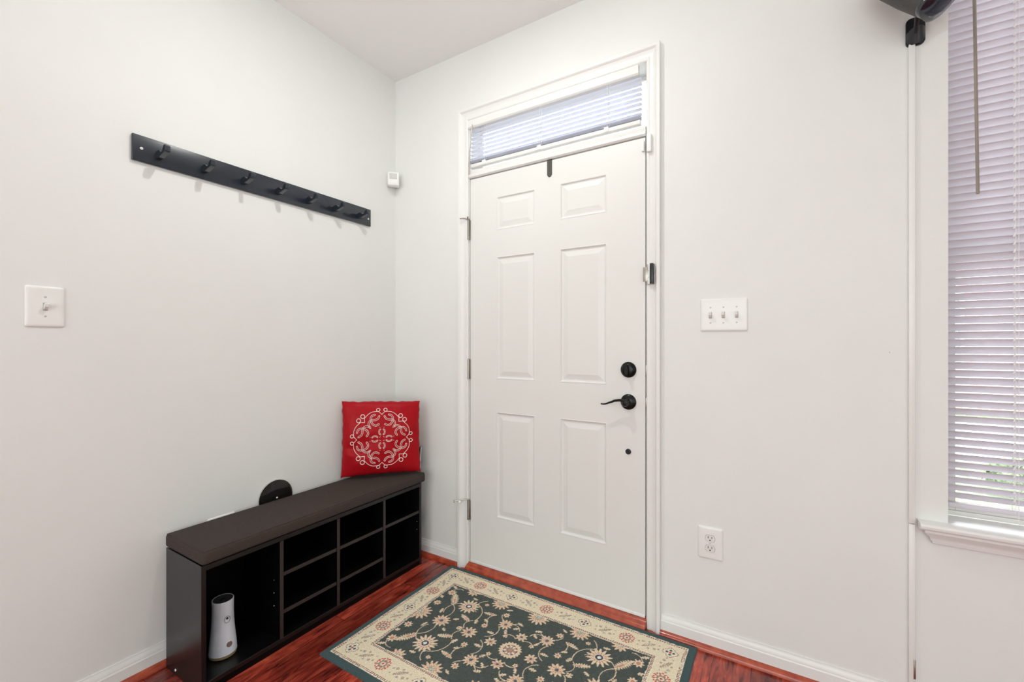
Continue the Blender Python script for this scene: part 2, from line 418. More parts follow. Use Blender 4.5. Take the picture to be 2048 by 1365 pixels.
def hinge(zc, stop):
    bm = bmesh.new()
    x, y, r = 0.5535, -0.0075, 0.0062
    L = 0.104; n = 5
    for k in range(n):
        z0 = zc-L/2+k*L/n; cyl(bm, (x, y, z0+0.0006), (x, y, z0+L/n-0.0006), r, 18)
    cyl(bm, (x, y, zc-L/2), (x, y, zc+L/2), r*0.85, 14)
    box(bm, x-0.012, x, -0.0022, 0.0, zc-L/2, zc+L/2, 0.0006)
    box(bm, x, x+0.0105, -0.0022, 0.002, zc-L/2, zc+L/2, 0.0006)
    h = obj('hinge', bm, M_nickel, door)
    bm = bmesh.new(); lathe(bm, [(0, 0.006), (0.004, 0.005), (0.0055, 0.002), (0.0055, 0), (0, 0)], (x, y, zc+L/2), seg=16)
    obj('hinge_pin', bm, M_nickel, h)
    if stop:
        z = zc+L/2+0.003
        bm = bmesh.new()
        lathe(bm, [(0.008, -0.001), (0.008, 0.002), (0.0, 0.002)], (x, y, z), seg=16)
        if stop == 1:
            tube(bm, [(x, y, z+0.002), (x-0.010, y-0.008, z+0.0045), (x-0.028, y-0.028, z+0.006)], [0.0042, 0.0036, 0.003], 10)
            tube(bm, [(x, y, z), (x+0.004, y-0.012, z+0.012)], 0.004, 10)
            lathe(bm, [(0.0, 0.006), (0.006, 0.005), (0.0072, 0), (0, 0)], (x-0.028, y-0.028, z+0.006), axis=(-0.7, -0.7, 0.1), seg=16)
        else:
            tube(bm, [(x, y, z+0.002), (x-0.014, y-0.010, z+0.003), (x-0.062, y-0.040, z-0.008)], [0.0040, 0.0036, 0.003], 10)
            lathe(bm, [(0.0, 0.006), (0.006, 0.005), (0.0072, 0), (0, 0)], (x-0.062, y-0.040, z-0.008), axis=(-0.8, -0.6, -0.1), seg=16)
        obj('door_stop', bm, M_nickel, h)
        if stop == 2:
            bm = bmesh.new(); lathe(bm, [(0, 0.011), (0.008, 0.010), (0.0085, 0.0), (0, 0)], (x-0.036, y-0.024, z-0.006), axis=(-0.2, -0.6, -0.75), seg=18)
            t = obj('rubber_tip', bm, M_plate, h); t['label'] = 'white rubber tip of the door stop'
hinge(1.810, 1); hinge(1.066, 0); hinge(0.314, 2)

# deadbolt
bm = bmesh.new()
cx, cz = 1.415, 1.0895
lathe(bm, [(0.0, 0.017), (0.020, 0.017), (0.024, 0.0155), (0.0265, 0.012), (0.030, 0.010), (0.034, 0.005), (0.034, 0.0)], (cx, 0.002, cz), axis=(0, -1, 0), seg=48)
db = obj('deadbolt', bm, M_bronze, door)
bm = bmesh.new()
pr = [(-0.0050, -0.020), (0.0050, -0.020), (0.0070, -0.008), (0.0070, 0.0), (0.0050, 0.012), (0.0025, 0.022), (-0.0025, 0.022), (-0.0050, 0.012), (-0.0070, 0), (-0.0070, -0.008)]
prism(bm, pr, lambda p, q, a: (cx+p, a, cz+q), -0.0155, -0.034)
obj('thumb_turn', bm, M_bronze, db)
# lever handle
cz = 0.9505
bm = bmesh.new()
lathe(bm, [(0.0, 0.016), (0.016, 0.016), (0.022, 0.013), (0.029, 0.010), (0.0335, 0.006), (0.0335, 0.0)], (cx, 0.002, cz), axis=(0, -1, 0), seg=48)
dh = obj('door_handle', bm, M_bronze, door)
bm = bmesh.new()
lathe(bm, [(0.013, 0.012), (0.0125, 0.030), (0.0155, 0.040), (0.0155, 0.050), (0.012, 0.056), (0, 0.058)], (cx, 0.002, cz), axis=(0, -1, 0), seg=28)
pts, rs = [], []
LZ = [(0.0, 0.008), (0.18, 0.0105), (0.4, 0.007), (0.62, -0.002), (0.82, -0.0095), (0.93, -0.0112), (1.0, -0.0102)]
for k in range(26):
    t = k/25
    i_ = max(i for i in range(len(LZ)-1) if LZ[i][0] <= t); q_ = (t-LZ[i_][0])/(LZ[i_+1][0]-LZ[i_][0]); q_ = q_*q_*(3-2*q_)*0.4+q_*0.6
    pts.append((cx-0.006-t*0.099, -0.047+0.004*math.sin(t*PI), cz+LZ[i_][1]*(1-q_)+LZ[i_+1][1]*q_)); rs.append(0.0085*(1-t)+0.0036*t)
tube(bm, pts, rs, 14, flat=0.8, up=(0, -1, 0))
lathe(bm, [(0, 0.004), (0.003, 0.003), (0.0042, 0), (0, 0)], pts[-1], axis=(-1, 0, 0.1), seg=12)
obj('lever', bm, M_bronze, dh)
# black button below the lever
bm = bmesh.new()
lathe(bm, [(0, 0.0075), (0.004, 0.0075), (0.005, 0.0062), (0.008, 0.0065), (0.0115, 0.0045), (0.0125, 0.0015), (0.0125, 0)], (1.4135, 0.002, 0.7345), axis=(0, -1, 0), seg=32)
k = obj('hole_cover', bm, M_blackp, door); k['label'] = 'small round black plug below the lever'
# strike plates on the jamb
for zc in (1.0895, 0.9505):
    bm = bmesh.new(); box(bm, 1.4885, 1.4925, -0.0012, 0.02, zc-0.022, zc+0.022, 0.0005)
    obj('strike_plate', bm, M_nickel, door)

# over-door hook strip
bm = bmesh.new()
pr = [(-0.0125, 0.082), (-0.0125, 0.012), (-0.009, 0.005), (-0.004, 0.0008), (0.004, 0.0008), (0.009, 0.005), (0.0125, 0.012), (0.0125, 0.082)]
prism(bm, pr, lambda p, q, a: (1.0335+p, a, 2.0115+q-0.012), 0.0018, -0.0015)
box(bm, 1.021, 1.046, -0.0015, 0.047, 2.0795, 2.0815)
tag(obj('over_door_hook', bm, M_darkmetal), 'short dark grey metal strip hooked over the top edge of the entry door', 'door hook')

# alarm contact: body on the casing and magnet on the door
bm = bmesh.new(); box(bm, 1.4985, 1.5180, -0.0275, -0.0085, 2.004, 2.078, 0.0025, 3)
tag(obj('alarm_contact', bm, M_plate), 'small white alarm contact stuck on the right door casing near the top', 'alarm sensor')
bm = bmesh.new(); box(bm, 1.4735, 1.4840, -0.012, 0.002, 2.018, 2.062, 0.0018, 3)
tag(obj('alarm_magnet', bm, M_plate), 'tiny white alarm magnet on the top right corner of the door', 'alarm sensor')

# security latch
lt = thing('security_latch', 'silver and black flip-over security latch on the right door casing', 'door latch', (1.505, -0.012, 1.49))
bm = bmesh.new()
box(bm, 1.4955, 1.5290, -0.0150, -0.0110, 1.450, 1.536, 0.001)
for k in range(3): cyl(bm, (1.5085, -0.0195, 1.452+k*0.028), (1.5085, -0.0195, 1.4785+k*0.028), 0.0058, 16)
obj('plate', bm, M_chrome, lt)
bm = bmesh.new(); box(bm, 1.4830, 1.5040, -0.0220, -0.0180, 1.463, 1.524, 0.0012)
obj('flap', bm, M_nickel, lt)
bm = bmesh.new(); box(bm, 1.5150, 1.5290, -0.0400, -0.0152, 1.4505, 1.5355, 0.002)
k = obj('swing_guard', bm, M_blackp, lt); k['label'] = 'black outer guard of the latch'

# ------------------------------------------------------------------ transom window and blind
bm = bmesh.new()
def rect_frame(bm, x0, x1, z0, z1, y0, y1, w, bev=0.002):
    box(bm, x0, x0+w, y0, y1, z0, z1, bev); box(bm, x1-w, x1, y0, y1, z0, z1, bev)
    box(bm, x0+w, x1-w, y0, y1, z0, z0+w, bev); box(bm, x0+w, x1-w, y0, y1, z1-w, z1, bev)
TX0, TX1, TZ0, TZ1 = DX0+0.006, DX1-0.002, 2.126, DZ1-0.004
rect_frame(bm, TX0, TX1, TZ0, TZ1, 0.095, 0.13, 0.014)
w2 = struct('window_2', bm, M_vinyl, 'narrow transom window above the entry door')
bm = bmesh.new(); box(bm, TX0+0.0145, TX1-0.0145, 0.110, 0.114, TZ0+0.0145, TZ1-0.0145)
obj('window_pane', bm, M_glass, w2, 0)

tb = thing('transom_blind', 'narrow white mini blind in the transom above the entry door', 'window blind', (1.02, 0.01, 2.38))
bm = bmesh.new()
prism(bm, [(0.004, 2.388), (-0.016, 2.388), (-0.018, 2.380), (-0.018, 2.352), (-0.012, 2.346), (-0.004, 2.345), (0.004, 2.352)], lambda p, q, a: (a, p, q), 0.559, 1.462)
obj('head_rail', bm, M_trim, tb)
bm = bmesh.new()
def slat(bm, x0, x1, yc, zc, w, ang, th=0.0006, crown=0.0018):
    """ang: tilt; room edge (y-) raised when positive"""
    n = 6; up, dn = [], []
    for k in range(n+1):
        s = (k/n-0.5)*w; h = crown*(1-(2*k/n-1)**2)
        y = yc-s*math.cos(ang)*-1.0; z = zc-s*math.sin(ang)
        # normal
        ny, nz = math.sin(ang), math.cos(ang)
        up.append((y+ny*(h+th), z+nz*(h+th))); dn.append((y+ny*h, z+nz*h))
    poly = up+dn[::-1]
    r = 0.004
    prism(bm, poly, lambda p, q, a: (a, p, q), x0, x1)
for k in range(8):
    slat(bm, 0.563, 1.471, 0.006, 2.3345-k*0.0215, 0.025, math.radians(6+random.uniform(-2, 2)))
for k in range(7):
    slat(bm, 0.563, 1.468, 0.006, 2.1745-k*0.0021, 0.025, math.radians(1))
obj('slats', bm, M_slat2, tb, 50)
bm = bmesh.new(); box(bm, 0.563, 1.468, -0.008, 0.018, 2.137, 2.1575, 0.005, 3)
obj('bottom_rail', bm, M_trim, tb)
for x in (0.660, 0.984, 1.322):
    bm = bmesh.new()
    for y in (-0.0085, 0.0195): cyl(bm, (x, y, 2.15), (x, y, 2.352), 0.0007, 6)
    cyl(bm, (x+0.012, -0.009, 2.16), (x+0.012, -0.009, 2.352), 0.0006, 6)
    for k in range(8): cyl(bm, (x, -0.0085, 2.332-k*0.0215), (x, 0.0195, 2.332-k*0.0215), 0.0006, 6)
    obj('ladder_cord', bm, M_cord, tb)
for x in (0.655, 0.980, 1.318):
    bm = bmesh.new(); box(bm, x-0.011, x+0.011, -0.0105, -0.006, 2.140, 2.163, 0.004, 3)
    obj('cord_clip', bm, M_cord, tb)
bm = bmesh.new()
tube(bm, [(0.5905, -0.022, 2.358), (0.590, -0.024, 2.34)], 0.0018, 8)
tube(bm, [(0.5895, -0.025, 2.345), (0.5800, -0.030, 2.215)], 0.0032, 6)
tube(bm, [(0.5800, -0.030, 2.220), (0.5770, -0.031, 2.096)], 0.0042, 6)
obj('tilt_wand', bm, mat('frosted_wand', (0.42, 0.38, 0.33, 1), 0.3), tb)

# ------------------------------------------------------------------ side window (right edge) with blind
bm = bmesh.new()
rect_frame(bm, WX0, WX1, WZ0, WZ1, 0.095, 0.14, 0.016)
rect_frame(bm, WX0+0.0165, WX1-0.0165, WZ0+0.0165, 1.52, 0.098, 0.118, 0.024)
rect_frame(bm, WX0+0.0165, WX1-0.0165, 1.496, WZ1-0.0165, 0.119, 0.138, 0.024)
w1 = struct('window_1', bm, M_vinyl, 'tall double-hung window at the right edge')
for (z0, z1, y) in [(WZ0+0.041, 1.4955, 0.108), (1.5205, WZ1-0.041, 0.128)]:
    bm = bmesh.new(); box(bm, WX0+0.041, WX1-0.041, y-0.002, y+0.002, z0, z1); obj('window_pane', bm, M_glass, w1, 0)
# stool and apron
bm = bmesh.new()
sx = 2.351
prism(bm, [(0.094, WZ0-0.022), (0.094, WZ0), (-0.036, WZ0), (-0.043, WZ0-0.003), (-0.046, WZ0-0.009), (-0.045, WZ0-0.016), (-0.040, WZ0-0.0215), (-0.036, WZ0-0.022)],
      lambda p, q, a: (a if p > 0.001 and False else a, p, q), WX0, WX1)
# horns in front of the wall only
for (a0, a1) in ((sx, WX0), (WX1, WX1+0.073)):
    prism(bm, [(0.0, WZ0-0.022), (0.0, WZ0), (-0.036, WZ0), (-0.043, WZ0-0.003), (-0.046, WZ0-0.009), (-0.045, WZ0-0.016), (-0.040, WZ0-0.0215), (-0.036, WZ0-0.022)], lambda p, q, a: (a, p, q), a0, a1)
pa = [(0.0, WZ0-0.0222), (-0.034, WZ0-0.0222), (-0.034, WZ0-0.030), (-0.030, WZ0-0.036), (-0.022, WZ0-0.044), (-0.018, WZ0-0.054), (-0.018, WZ0-0.057), (-0.013, WZ0-0.0585), (-0.012, WZ0-0.066), (-0.010, WZ0-0.069), (0.0, WZ0-0.069)]
A = [bm.verts.new((sx+0.046+p*1.0, p, q)) for p, q in pa]
B = [bm.verts.new((WX1+0.027-p, p, q)) for p, q in pa]
for i in range(len(pa)):
    j = (i+1) % len(pa); bm.faces.new((A[i], A[j], B[j], B[i]))
bm.faces.new(A[::-1]); bm.faces.new(B)
struct('trim_9', bm, M_sill, 'white window stool with moulded apron', smooth=25)

wb = thing('window_blind', 'tall white mini blind with grey wand in the right-hand window', 'window blind', (2.88, 0.04, 2.40))
BX0, BX1 = 2.430, 3.334; BY = 0.040
bm = bmesh.new(); box(bm, BX0, BX1, BY-0.014, BY+0.014, 2.372, 2.410, 0.002); obj('head_rail', bm, M_trim, wb)
bm = bmesh.new()
PIT = 0.02415; nsl = 0; z = 0.722
while z < 2.36:
    slat(bm, BX0+random.uniform(0, 0.001), BX1, BY, z, 0.0265, math.radians(54), crown=0.0022); z += PIT; nsl += 1
obj('slats', bm, M_slat, wb, 50)
bm = bmesh.new(); box(bm, BX0, BX1, BY-0.012, BY+0.012, 0.684, 0.700, 0.004, 3); obj('bottom_rail', bm, M_slat, wb)
for x in (2.578, 3.19):
    bm = bmesh.new()
    for y in (BY-0.0125, BY+0.0125): cyl(bm, (x, y, 0.69), (x, y, 2.38), 0.0006, 6)
    cyl(bm, (x+0.006, BY-0.014, 0.66), (x+0.006, BY-0.014, 2.38), 0.0007, 6)
    z = 0.722
    while z < 2.36:
        # white stubs at every slat stand in for daylight through the cord holes
        tube(bm, [(x-0.004, BY-0.0115, z+0.0045), (x-0.002, BY-0.0128, z+0.010), (x-0.001, BY-0.0122, z+0.0155)], 0.0023, 6); z += PIT
    obj('ladder_cord', bm, M_cord, wb)
bm = bmesh.new()
tube(bm, [(2.4795, BY-0.045, 2.375), (2.4850, BY-0.058, 1.655)], 0.0042, 6)
tube(bm, [(2.4795, BY-0.014, 2.392), (2.4795, BY-0.040, 2.390), (2.4795, BY-0.045, 2.372)], 0.0018, 6)
k = obj('tilt_wand', bm, M_wand, wb); k['label'] = 'thin grey-brown wand'

# ------------------------------------------------------------------ outside the windows
ext = {}
def brickmat():
    m = bpy.data.materials.new('red_brick'); m.use_nodes = True; N = m.node_tree.nodes; L = m.node_tree.links
    b = N['Principled BSDF']; b.inputs['Roughness'].default_value = 0.9
    tc = N.new('ShaderNodeTexCoord'); mp = N.new('ShaderNodeMapping'); mp.inputs['Rotation'].default_value = (PI/2, 0, 0)
    L.new(tc.outputs['Object'], mp.inputs[0])
    br = N.new('ShaderNodeTexBrick'); br.inputs['Scale'].default_value = 1.0; br.inputs['Brick Width'].default_value = 0.21; br.inputs['Row Height'].default_value = 0.075
    br.inputs['Mortar Size'].default_value = 0.008
    br.inputs['Color1'].default_value = (0.33, 0.20, 0.18, 1); br.inputs['Color2'].default_value = (0.42, 0.28, 0.26, 1); br.inputs['Mortar'].default_value = (0.55, 0.5, 0.47, 1)
    L.new(mp.outputs[0], br.inputs['Vector']); L.new(br.outputs[0], b.inputs['Base Color'])
    return m
M_brick = brickmat()
M_grass = mat('lawn', (0.12, 0.15, 0.09, 1), 0.9, var=(14, (0.24, 0.27, 0.18, 1), 0.35, 0.65))
M_conc = mat('pale_concrete', (0.72, 0.71, 0.70, 1), 0.9, var=(6, (0.62, 0.61, 0.6, 1), 0.3, 0.7))
M_leaf = mat('hedge_leaf', (0.08, 0.14, 0.06, 1), 0.6, var=(40, (0.26, 0.33, 0.16, 1), 0.35, 0.65))
bm = bmesh.new(); box(bm, -12, 16, 0.16, 17, -0.50, -0.35); o = struct('ground', bm, M_grass, 'green lawn outside the window', smooth=0)
bm = bmesh.new(); box(bm, -12, 16, 6.2, 10.2, -0.3495, -0.33); box(bm, -12, 16, 0.16, 3.4, -0.3495, -0.33); box(bm, 0.2, 1.9, 3.4, 6.2, -0.3495, -0.33); struct('path', bm, M_conc, 'pale concrete front walk outside', smooth=0)
hs = thing('townhouse', 'pinkish red brick townhouse across the lawn seen through the blind slats', 'building', (2, 12, -0.35))
bm = bmesh.new()
for (x0, x1, z0, z1) in [(-9, 13, -0.35, 0.9), (-9, 13, 2.4, 5.2)]: box(bm, x0, x1, 12, 12.3, z0, z1)
wx = [-7, -4, -1, 2.0, 5.0, 8.0, 11]
for (z0, z1) in ((0.9, 2.4),):
    xs = [-9]+[w for a in wx for w in (a-0.5, a+0.5)]+[13]
    for a, b in zip(xs[0::2], xs[1::2]): box(bm, a, b, 12, 12.3, z0, z1)
obj('wall', bm, M_brick, hs, 0)
for a in wx:
    for z0 in (0.9,):
        bm = bmesh.new(); rect_frame(bm, a-0.5, a+0.5, z0, z0+1.5, 12.05, 12.15, 0.07, 0); box(bm, a-0.43, a+0.43, 12.06, 12.12, z0+0.72, z0+0.78)
        fr = obj('window_frame', bm, M_trim, hs, 0)
        bm = bmesh.new(); box(bm, a-0.43, a+0.43, 12.13, 12.14, z0+0.07, z0+1.43); obj('pane', bm, mat('house_glass', (0.25, 0.28, 0.32, 1), 0.1) if 'hg' not in ext else ext['hg'], fr, 0)
        ext['hg'] = bpy.data.materials['house_glass']
bm = bmesh.new(); prism(bm, [(11.6, 5.2), (11.6, 5.3), (15.5, 6.6), (15.5, 5.2)], lambda p, q, a: (a, p, q), -9.3, 13.3)
obj('roof', bm, mat('grey_shingles', (0.22, 0.21, 0.21, 1), 0.9), hs, 0)
def shrub(x, y, r, label):
    bm = bmesh.new()
    for i in range(420):
        d = Vector((random.gauss(0, 1), random.gauss(0, 1), random.gauss(0, 1))).normalized()*r*random.uniform(0.72, 1.05)
        c = Vector((x, y, -0.34+r*0.75))+Vector((d.x*1.5, d.y, d.z*0.75 if d.z > -0.4*r else -0.3*r))
        u = Vector((random.uniform(-1, 1), random.uniform(-1, 1), random.uniform(-1, 1))).normalized()*0.045; w = u.orthogonal().normalized()*0.024
        bm.faces.new([bm.verts.new(c+u), bm.verts.new(c+w), bm.verts.new(c-u), bm.verts.new(c-w)])
    o = obj('shrub', bm, M_leaf, smooth=0)
    return tag(o, label, 'shrub', 'shrubs along the front walk')
shrub(4.15, 4.6, 0.26, 'low green shrub on the lawn, nearest the window, seen between the slats')
shrub(5.10, 4.9, 0.30, 'low green shrub farther right on the lawn beyond the blind')

# ------------------------------------------------------------------ coat rack
cr = thing('coat_rack', 'long black coat rack board with seven pegs on the left wall', 'coat rack', (0, -0.73, 1.85))
RY0, RY1, RZ0, RZ1, RT = -1.262, -0.197, 1.8605, 1.9545, 0.0135
bm = bmesh.new(); box(bm, 0.0006, RT, RY0, RY1, RZ0, RZ1, 0.0022, 3)
board = obj('board', bm, M_rack, cr)
for k in range(7):
    y = -1.187+k*0.1500; z0 = 1.9015
    bm = bmesh.new()
    # side profile (distance from board, height)
    pr = [(0.0, -0.018), (0.0, 0.003), (0.018, 0.0095), (0.034, 0.0085), (0.046, -0.002), (0.054, -0.004), (0.062, 0.001), (0.067, 0.0145), (0.073, 0.0175), (0.0835, 0.0170), (0.0860, 0.0140), (0.0850, -0.0045), (0.079, -0.0080), (0.034, -0.0185)]
    t = bmesh.new()
    prism(t, pr, lambda p, q, a: (RT+p, y+a, z0+q), -0.0085, 0.0085)
    bmesh.ops.bevel(t, geom=list(t.edges), offset=0.0008, segments=1, affect='EDGES')
    merge(bm, t)
    obj('peg', bm, M_rack, cr)
for (y, z) in ((-1.2350, 1.9080), (-0.2150, 1.8990)):
    bm = bmesh.new(); lathe(bm, [(0, 0.0012), (0.0035, 0.0011), (0.0050, 0.0003), (0.0050, 0)], (RT, y, z), axis=(1, 0, 0), seg=20)
    k = obj('screw', bm, M_screw, cr); k['label'] = 'bright white screw head'

# ------------------------------------------------------------------ wall plates
def rrect(w, h, r, n=7):
    out = []
    for (qx, qy, a0) in ((w/2-r, h/2-r, 0), (-w/2+r, h/2-r, 90), (-w/2+r, -h/2+r, 180), (w/2-r, -h/2+r, 270)):
        for k in range(n):
            a_ = math.radians(a0+k*90/(n-1)); out.append((qx+r*math.cos(a_), qy+r*math.sin(a_)))
    return out
def rplate(bm, w, h, t, r=0.0065):
    rings = []
    for ins, d in ((0, 0.0), (0, -t*0.35), (0.0012, -t*0.62), (0.0032, -t*0.82), (0.0062, -t*0.95), (0.0100, -t)):
        rings.append([bm.verts.new((x, d, z)) for x, z in rrect(w-2*ins, h-2*ins, r)])
    for a, b in zip(rings, rings[1:]):
        for k in range(len(a)): bm.faces.new((a[k], a[(k+1) % len(a)], b[(k+1) % len(a)], b[k]))
    bm.faces.new(rings[0][::-1]); bm.faces.new(rings[-1])
def plate_at(name, label, cat, wall, a, z, w, h, toggles=(), outlets=False):
    """wall 'F': a=x, faces -y ; 'L': a=y, faces +x"""
    if wall == 'F': M = Matrix.Translation((a, 0, z))
    else: M = Matrix.Translation((0, a, z)) @ Matrix.Rotation(PI/2, 4, 'Z')
    e = thing(name, label, cat, tuple(M.translation))
    def add(nm, bm, m, par=e):
        bmesh.ops.transform(bm, matrix=M, verts=bm.verts); return obj(nm, bm, m, par)
    bm = bmesh.new(); rplate(bm, w, h, 0.0065)
    pl = add('cover_plate', bm, M_plate)
    for tx in toggles:
        bm = bmesh.new(); box(bm, tx-0.0055, tx+0.0055, -0.0072, -0.0064, -0.0125, 0.0125); add('toggle_slot', bm, mat('slot_grey', (0.45, 0.45, 0.43, 1), 0.5) if not bpy.data.materials.get('slot_grey') else bpy.data.materials['slot_grey'])
        bm = bmesh.new()
        prism(bm, [(0.0, -0.0095), (0.0, 0.0045), (-0.018, 0.0105), (-0.019, 0.0085), (-0.0175, -0.001), (-0.006, -0.0095)], lambda p, q, s: (s, -0.0065+p, q), tx-0.0044, tx+0.0044)
        add('toggle', bm, M_toggle)
        for zz in (0.030, -0.030):
            bm = bmesh.new(); lathe(bm, [(0, 0.0012), (0.0022, 0.001), (0.0032, 0.0)], (tx, -0.0065, zz), axis=(0, -1, 0), seg=16)
            box(bm, tx-0.0025, tx+0.0025, -0.0080, -0.0074, zz-0.0004, zz+0.0004)
            add('screw', bm, M_lens)
    if outlets:
        for zz in (0.0195, -0.0195):
            bm = bmesh.new(); n = 32; P = []
            for k in range(n):
                t = 2*PI*k/n; P.append((0.0172*math.cos(t), max(-0.0128, min(0.0128, 0.0172*math.sin(t)))))
            prism(bm, P, lambda p, q, s: (p, s, q+zz), -0.0062, -0.0086)
            b2 = bmesh.new(); prism(b2, [(p*1.075, q*1.09) for p, q in P], lambda p, q, s: (p, s, q+zz), -0.0060, -0.0069)
            add('receptacle_gap', b2, bpy.data.materials.get('slot_grey') or mat('slot_grey', (0.45, 0.45, 0.43, 1), 0.5))
            rc = add('receptacle', bm, mat('receptacle_white', (0.80, 0.80, 0.77, 1), 0.3) if not bpy.data.materials.get('receptacle_white') else bpy.data.materials['receptacle_white'])
            bm = bmesh.new(); box(bm, -0.0078, -0.0056, -0.0089, -0.0080, zz+0.000, zz+0.0085); box(bm, 0.0056, 0.0076, -0.0089, -0.0080, zz+0.0005, zz+0.0080)
            lathe(bm, [(0, 0.0003), (0.0026, 0.0003), (0.0026, -0.0006)], (0, -0.0086, zz-0.0062), axis=(0, -1, 0), seg=14)
            bmesh.ops.transform(bm, matrix=M, verts=bm.verts); obj('slots', bm, M_hole, rc)
        bm = bmesh.new(); lathe(bm, [(0, 0.001), (0.0022, 0.001), (0.003, 0)], (0, -0.0065, 0), axis=(0, -1, 0), seg=16); add('screw', bm, M_lens)
    return e
plate_at('light_switch', 'square white single-toggle light switch on the left wall', 'light switch', 'L', -1.4770, 1.3190, 0.0885, 0.1290, toggles=(0.0,))
plate_at('light_switch', 'wide white triple-toggle light switch right of the door', 'light switch', 'F', 1.7877, 1.3140, 0.1660, 0.1270, toggles=(-0.0460, 0.0, 0.0460))
plate_at('wall_outlet', 'white duplex power outlet low on the wall right of the door', 'power outlet', 'F', 1.7405, 0.4170, 0.0900, 0.1260, outlets=True)
plate_at('wall_outlet', 'white wall plate almost hidden behind the brown bench cushion', 'power outlet', 'L', -0.9640, 0.4310, 0.1050, 0.1180)

# ------------------------------------------------------------------ motion sensor in the corner
ms = thing('motion_sensor', 'small white motion sensor mounted in the corner beside the door wall', 'motion sensor', (0.02, -0.02, 2.17))
Rm = Matrix.Translation((0.036, -0.050, 2.164)) @ Matrix.Rotation(math.radians(44), 4, 'Z')
bm = bmesh.new(); t = bmesh.new(); box(t, -0.033, 0.033, -0.026, 0.020, -0.040, 0.040, 0.009, 4); merge(bm, t, Rm)
t = bmesh.new(); box(t, -0.012, 0.012, 0.018, 0.046, -0.03, 0.03, 0.003); merge(bm, t, Rm)
obj('sensor_body', bm, M_plate, ms)
bm = bmesh.new(); t = bmesh.new(); box(t, -0.0215, 0.0215, -0.0270, -0.0255, -0.004, 0.030, 0.0006); merge(bm, t, Rm)
obj('sensor_lens', bm, M_lens, ms)

# ------------------------------------------------------------------ round disc on the wall behind the bench
dd = thing('wall_disc', 'dark polished round disc with chrome rim on the wall behind the bench', 'wall disc', (0, -0.7365, 0.4985))
bm = bmesh.new(); lathe(bm, [(0, 0.0145), (0.03, 0.0142), (0.060, 0.0115), (0.074, 0.0060), (0.0745, 0.0)], (0.001, -0.7365, 0.4985), axis=(1, 0, 0), seg=64)
obj('disc_face', bm, M_disc, dd)
bm = bmesh.new(); lathe(bm, [(0.0745, 0.0055), (0.0785, 0.0075), (0.0800, 0.0040), (0.0800, 0.0)], (0.001, -0.7365, 0.4985), axis=(1, 0, 0), seg=64)
obj('rim', bm, M_chrome, dd)
bm = bmesh.new(); lathe(bm, [(0, 0.004), (0.0028, 0.0035), (0.0046, 0.0), (0, 0)], (0.015, -0.7365, 0.4985), axis=(1, 0, 0), seg=20)
obj('screw', bm, M_screw, dd)

# ------------------------------------------------------------------ shoe bench
BXa, BXb, BY0, BY1, BH = 0.0335, 0.3040, -1.1680, -0.1000, 0.4450
TP = 0.0155
bn = thing('shoe_bench', 'long black-brown open cubby shoe bench along the left wall', 'bench', ((BXa+BXb)/2, (BY0+BY1)/2, 0))
def panel(nm, x0, x1, y0, y1, z0, z1, m=None):
    m = m or (M_bench if nm in ('side_panel', 'top_panel', 'bottom_panel') else M_benchshade)
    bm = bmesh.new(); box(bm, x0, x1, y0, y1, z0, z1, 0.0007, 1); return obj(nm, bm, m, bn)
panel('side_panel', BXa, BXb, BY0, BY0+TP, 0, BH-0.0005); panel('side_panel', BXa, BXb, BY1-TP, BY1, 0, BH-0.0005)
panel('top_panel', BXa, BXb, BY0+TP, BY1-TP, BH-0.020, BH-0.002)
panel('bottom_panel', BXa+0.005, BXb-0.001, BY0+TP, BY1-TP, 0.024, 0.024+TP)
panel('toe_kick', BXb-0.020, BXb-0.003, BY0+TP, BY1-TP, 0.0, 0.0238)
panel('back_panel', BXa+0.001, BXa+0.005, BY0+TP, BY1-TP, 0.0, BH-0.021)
divs = [-0.8850, -0.6250, -0.3605]
zt = BH-0.0205; zb = 0.024+TP
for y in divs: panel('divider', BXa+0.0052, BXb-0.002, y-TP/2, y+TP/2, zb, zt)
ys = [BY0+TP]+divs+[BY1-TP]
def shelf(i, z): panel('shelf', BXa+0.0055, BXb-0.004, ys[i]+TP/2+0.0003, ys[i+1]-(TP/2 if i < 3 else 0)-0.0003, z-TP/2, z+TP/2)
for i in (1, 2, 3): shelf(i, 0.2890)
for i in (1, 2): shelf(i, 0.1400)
# edge banding strips on the fronts of dividers and shelves
for y in divs: panel('edge_band', BXb-0.0022, BXb-0.0012, y-TP/2+0.0004, y+TP/2-0.0004, zb+0.0005, zt-0.0005, M_benchedge)
for i, z in ((1, .289), (2, .289), (3, .289), (1, .14), (2, .14)):
    panel('edge_band', BXb-0.0042, BXb-0.0030, ys[i]+TP/2+0.001, ys[i+1]-(TP/2 if i < 3 else 0)-0.001, z-TP/2+0.0004, z+TP/2-0.0004, M_benchedge)
for (y, x, z) in [(divs[0]-TP/2, 0.262, 0.262), (divs[0]-TP/2, 0.262, 0.211), (divs[0]-TP/2, 0.262, 0.160), (BY1-TP, 0.285, 0.232), (BY1-TP, 0.285, 0.190)]:
    bm = bmesh.new(); lathe(bm, [(0, 0.0015), (0.0013, 0.0012), (0.0016, 0)], (x, y, z), axis=(0, -1, 0), seg=12); obj('shelf_pin', bm, M_screw, bn)
bm = bmesh.new(); lathe(bm, [(0, 0.003), (0.004, 0.002), (0.005, 0)], (0.110, BY0, 0.018), axis=(0, -1, 0), seg=14); obj('screw_cap', bm, M_screw, bn)

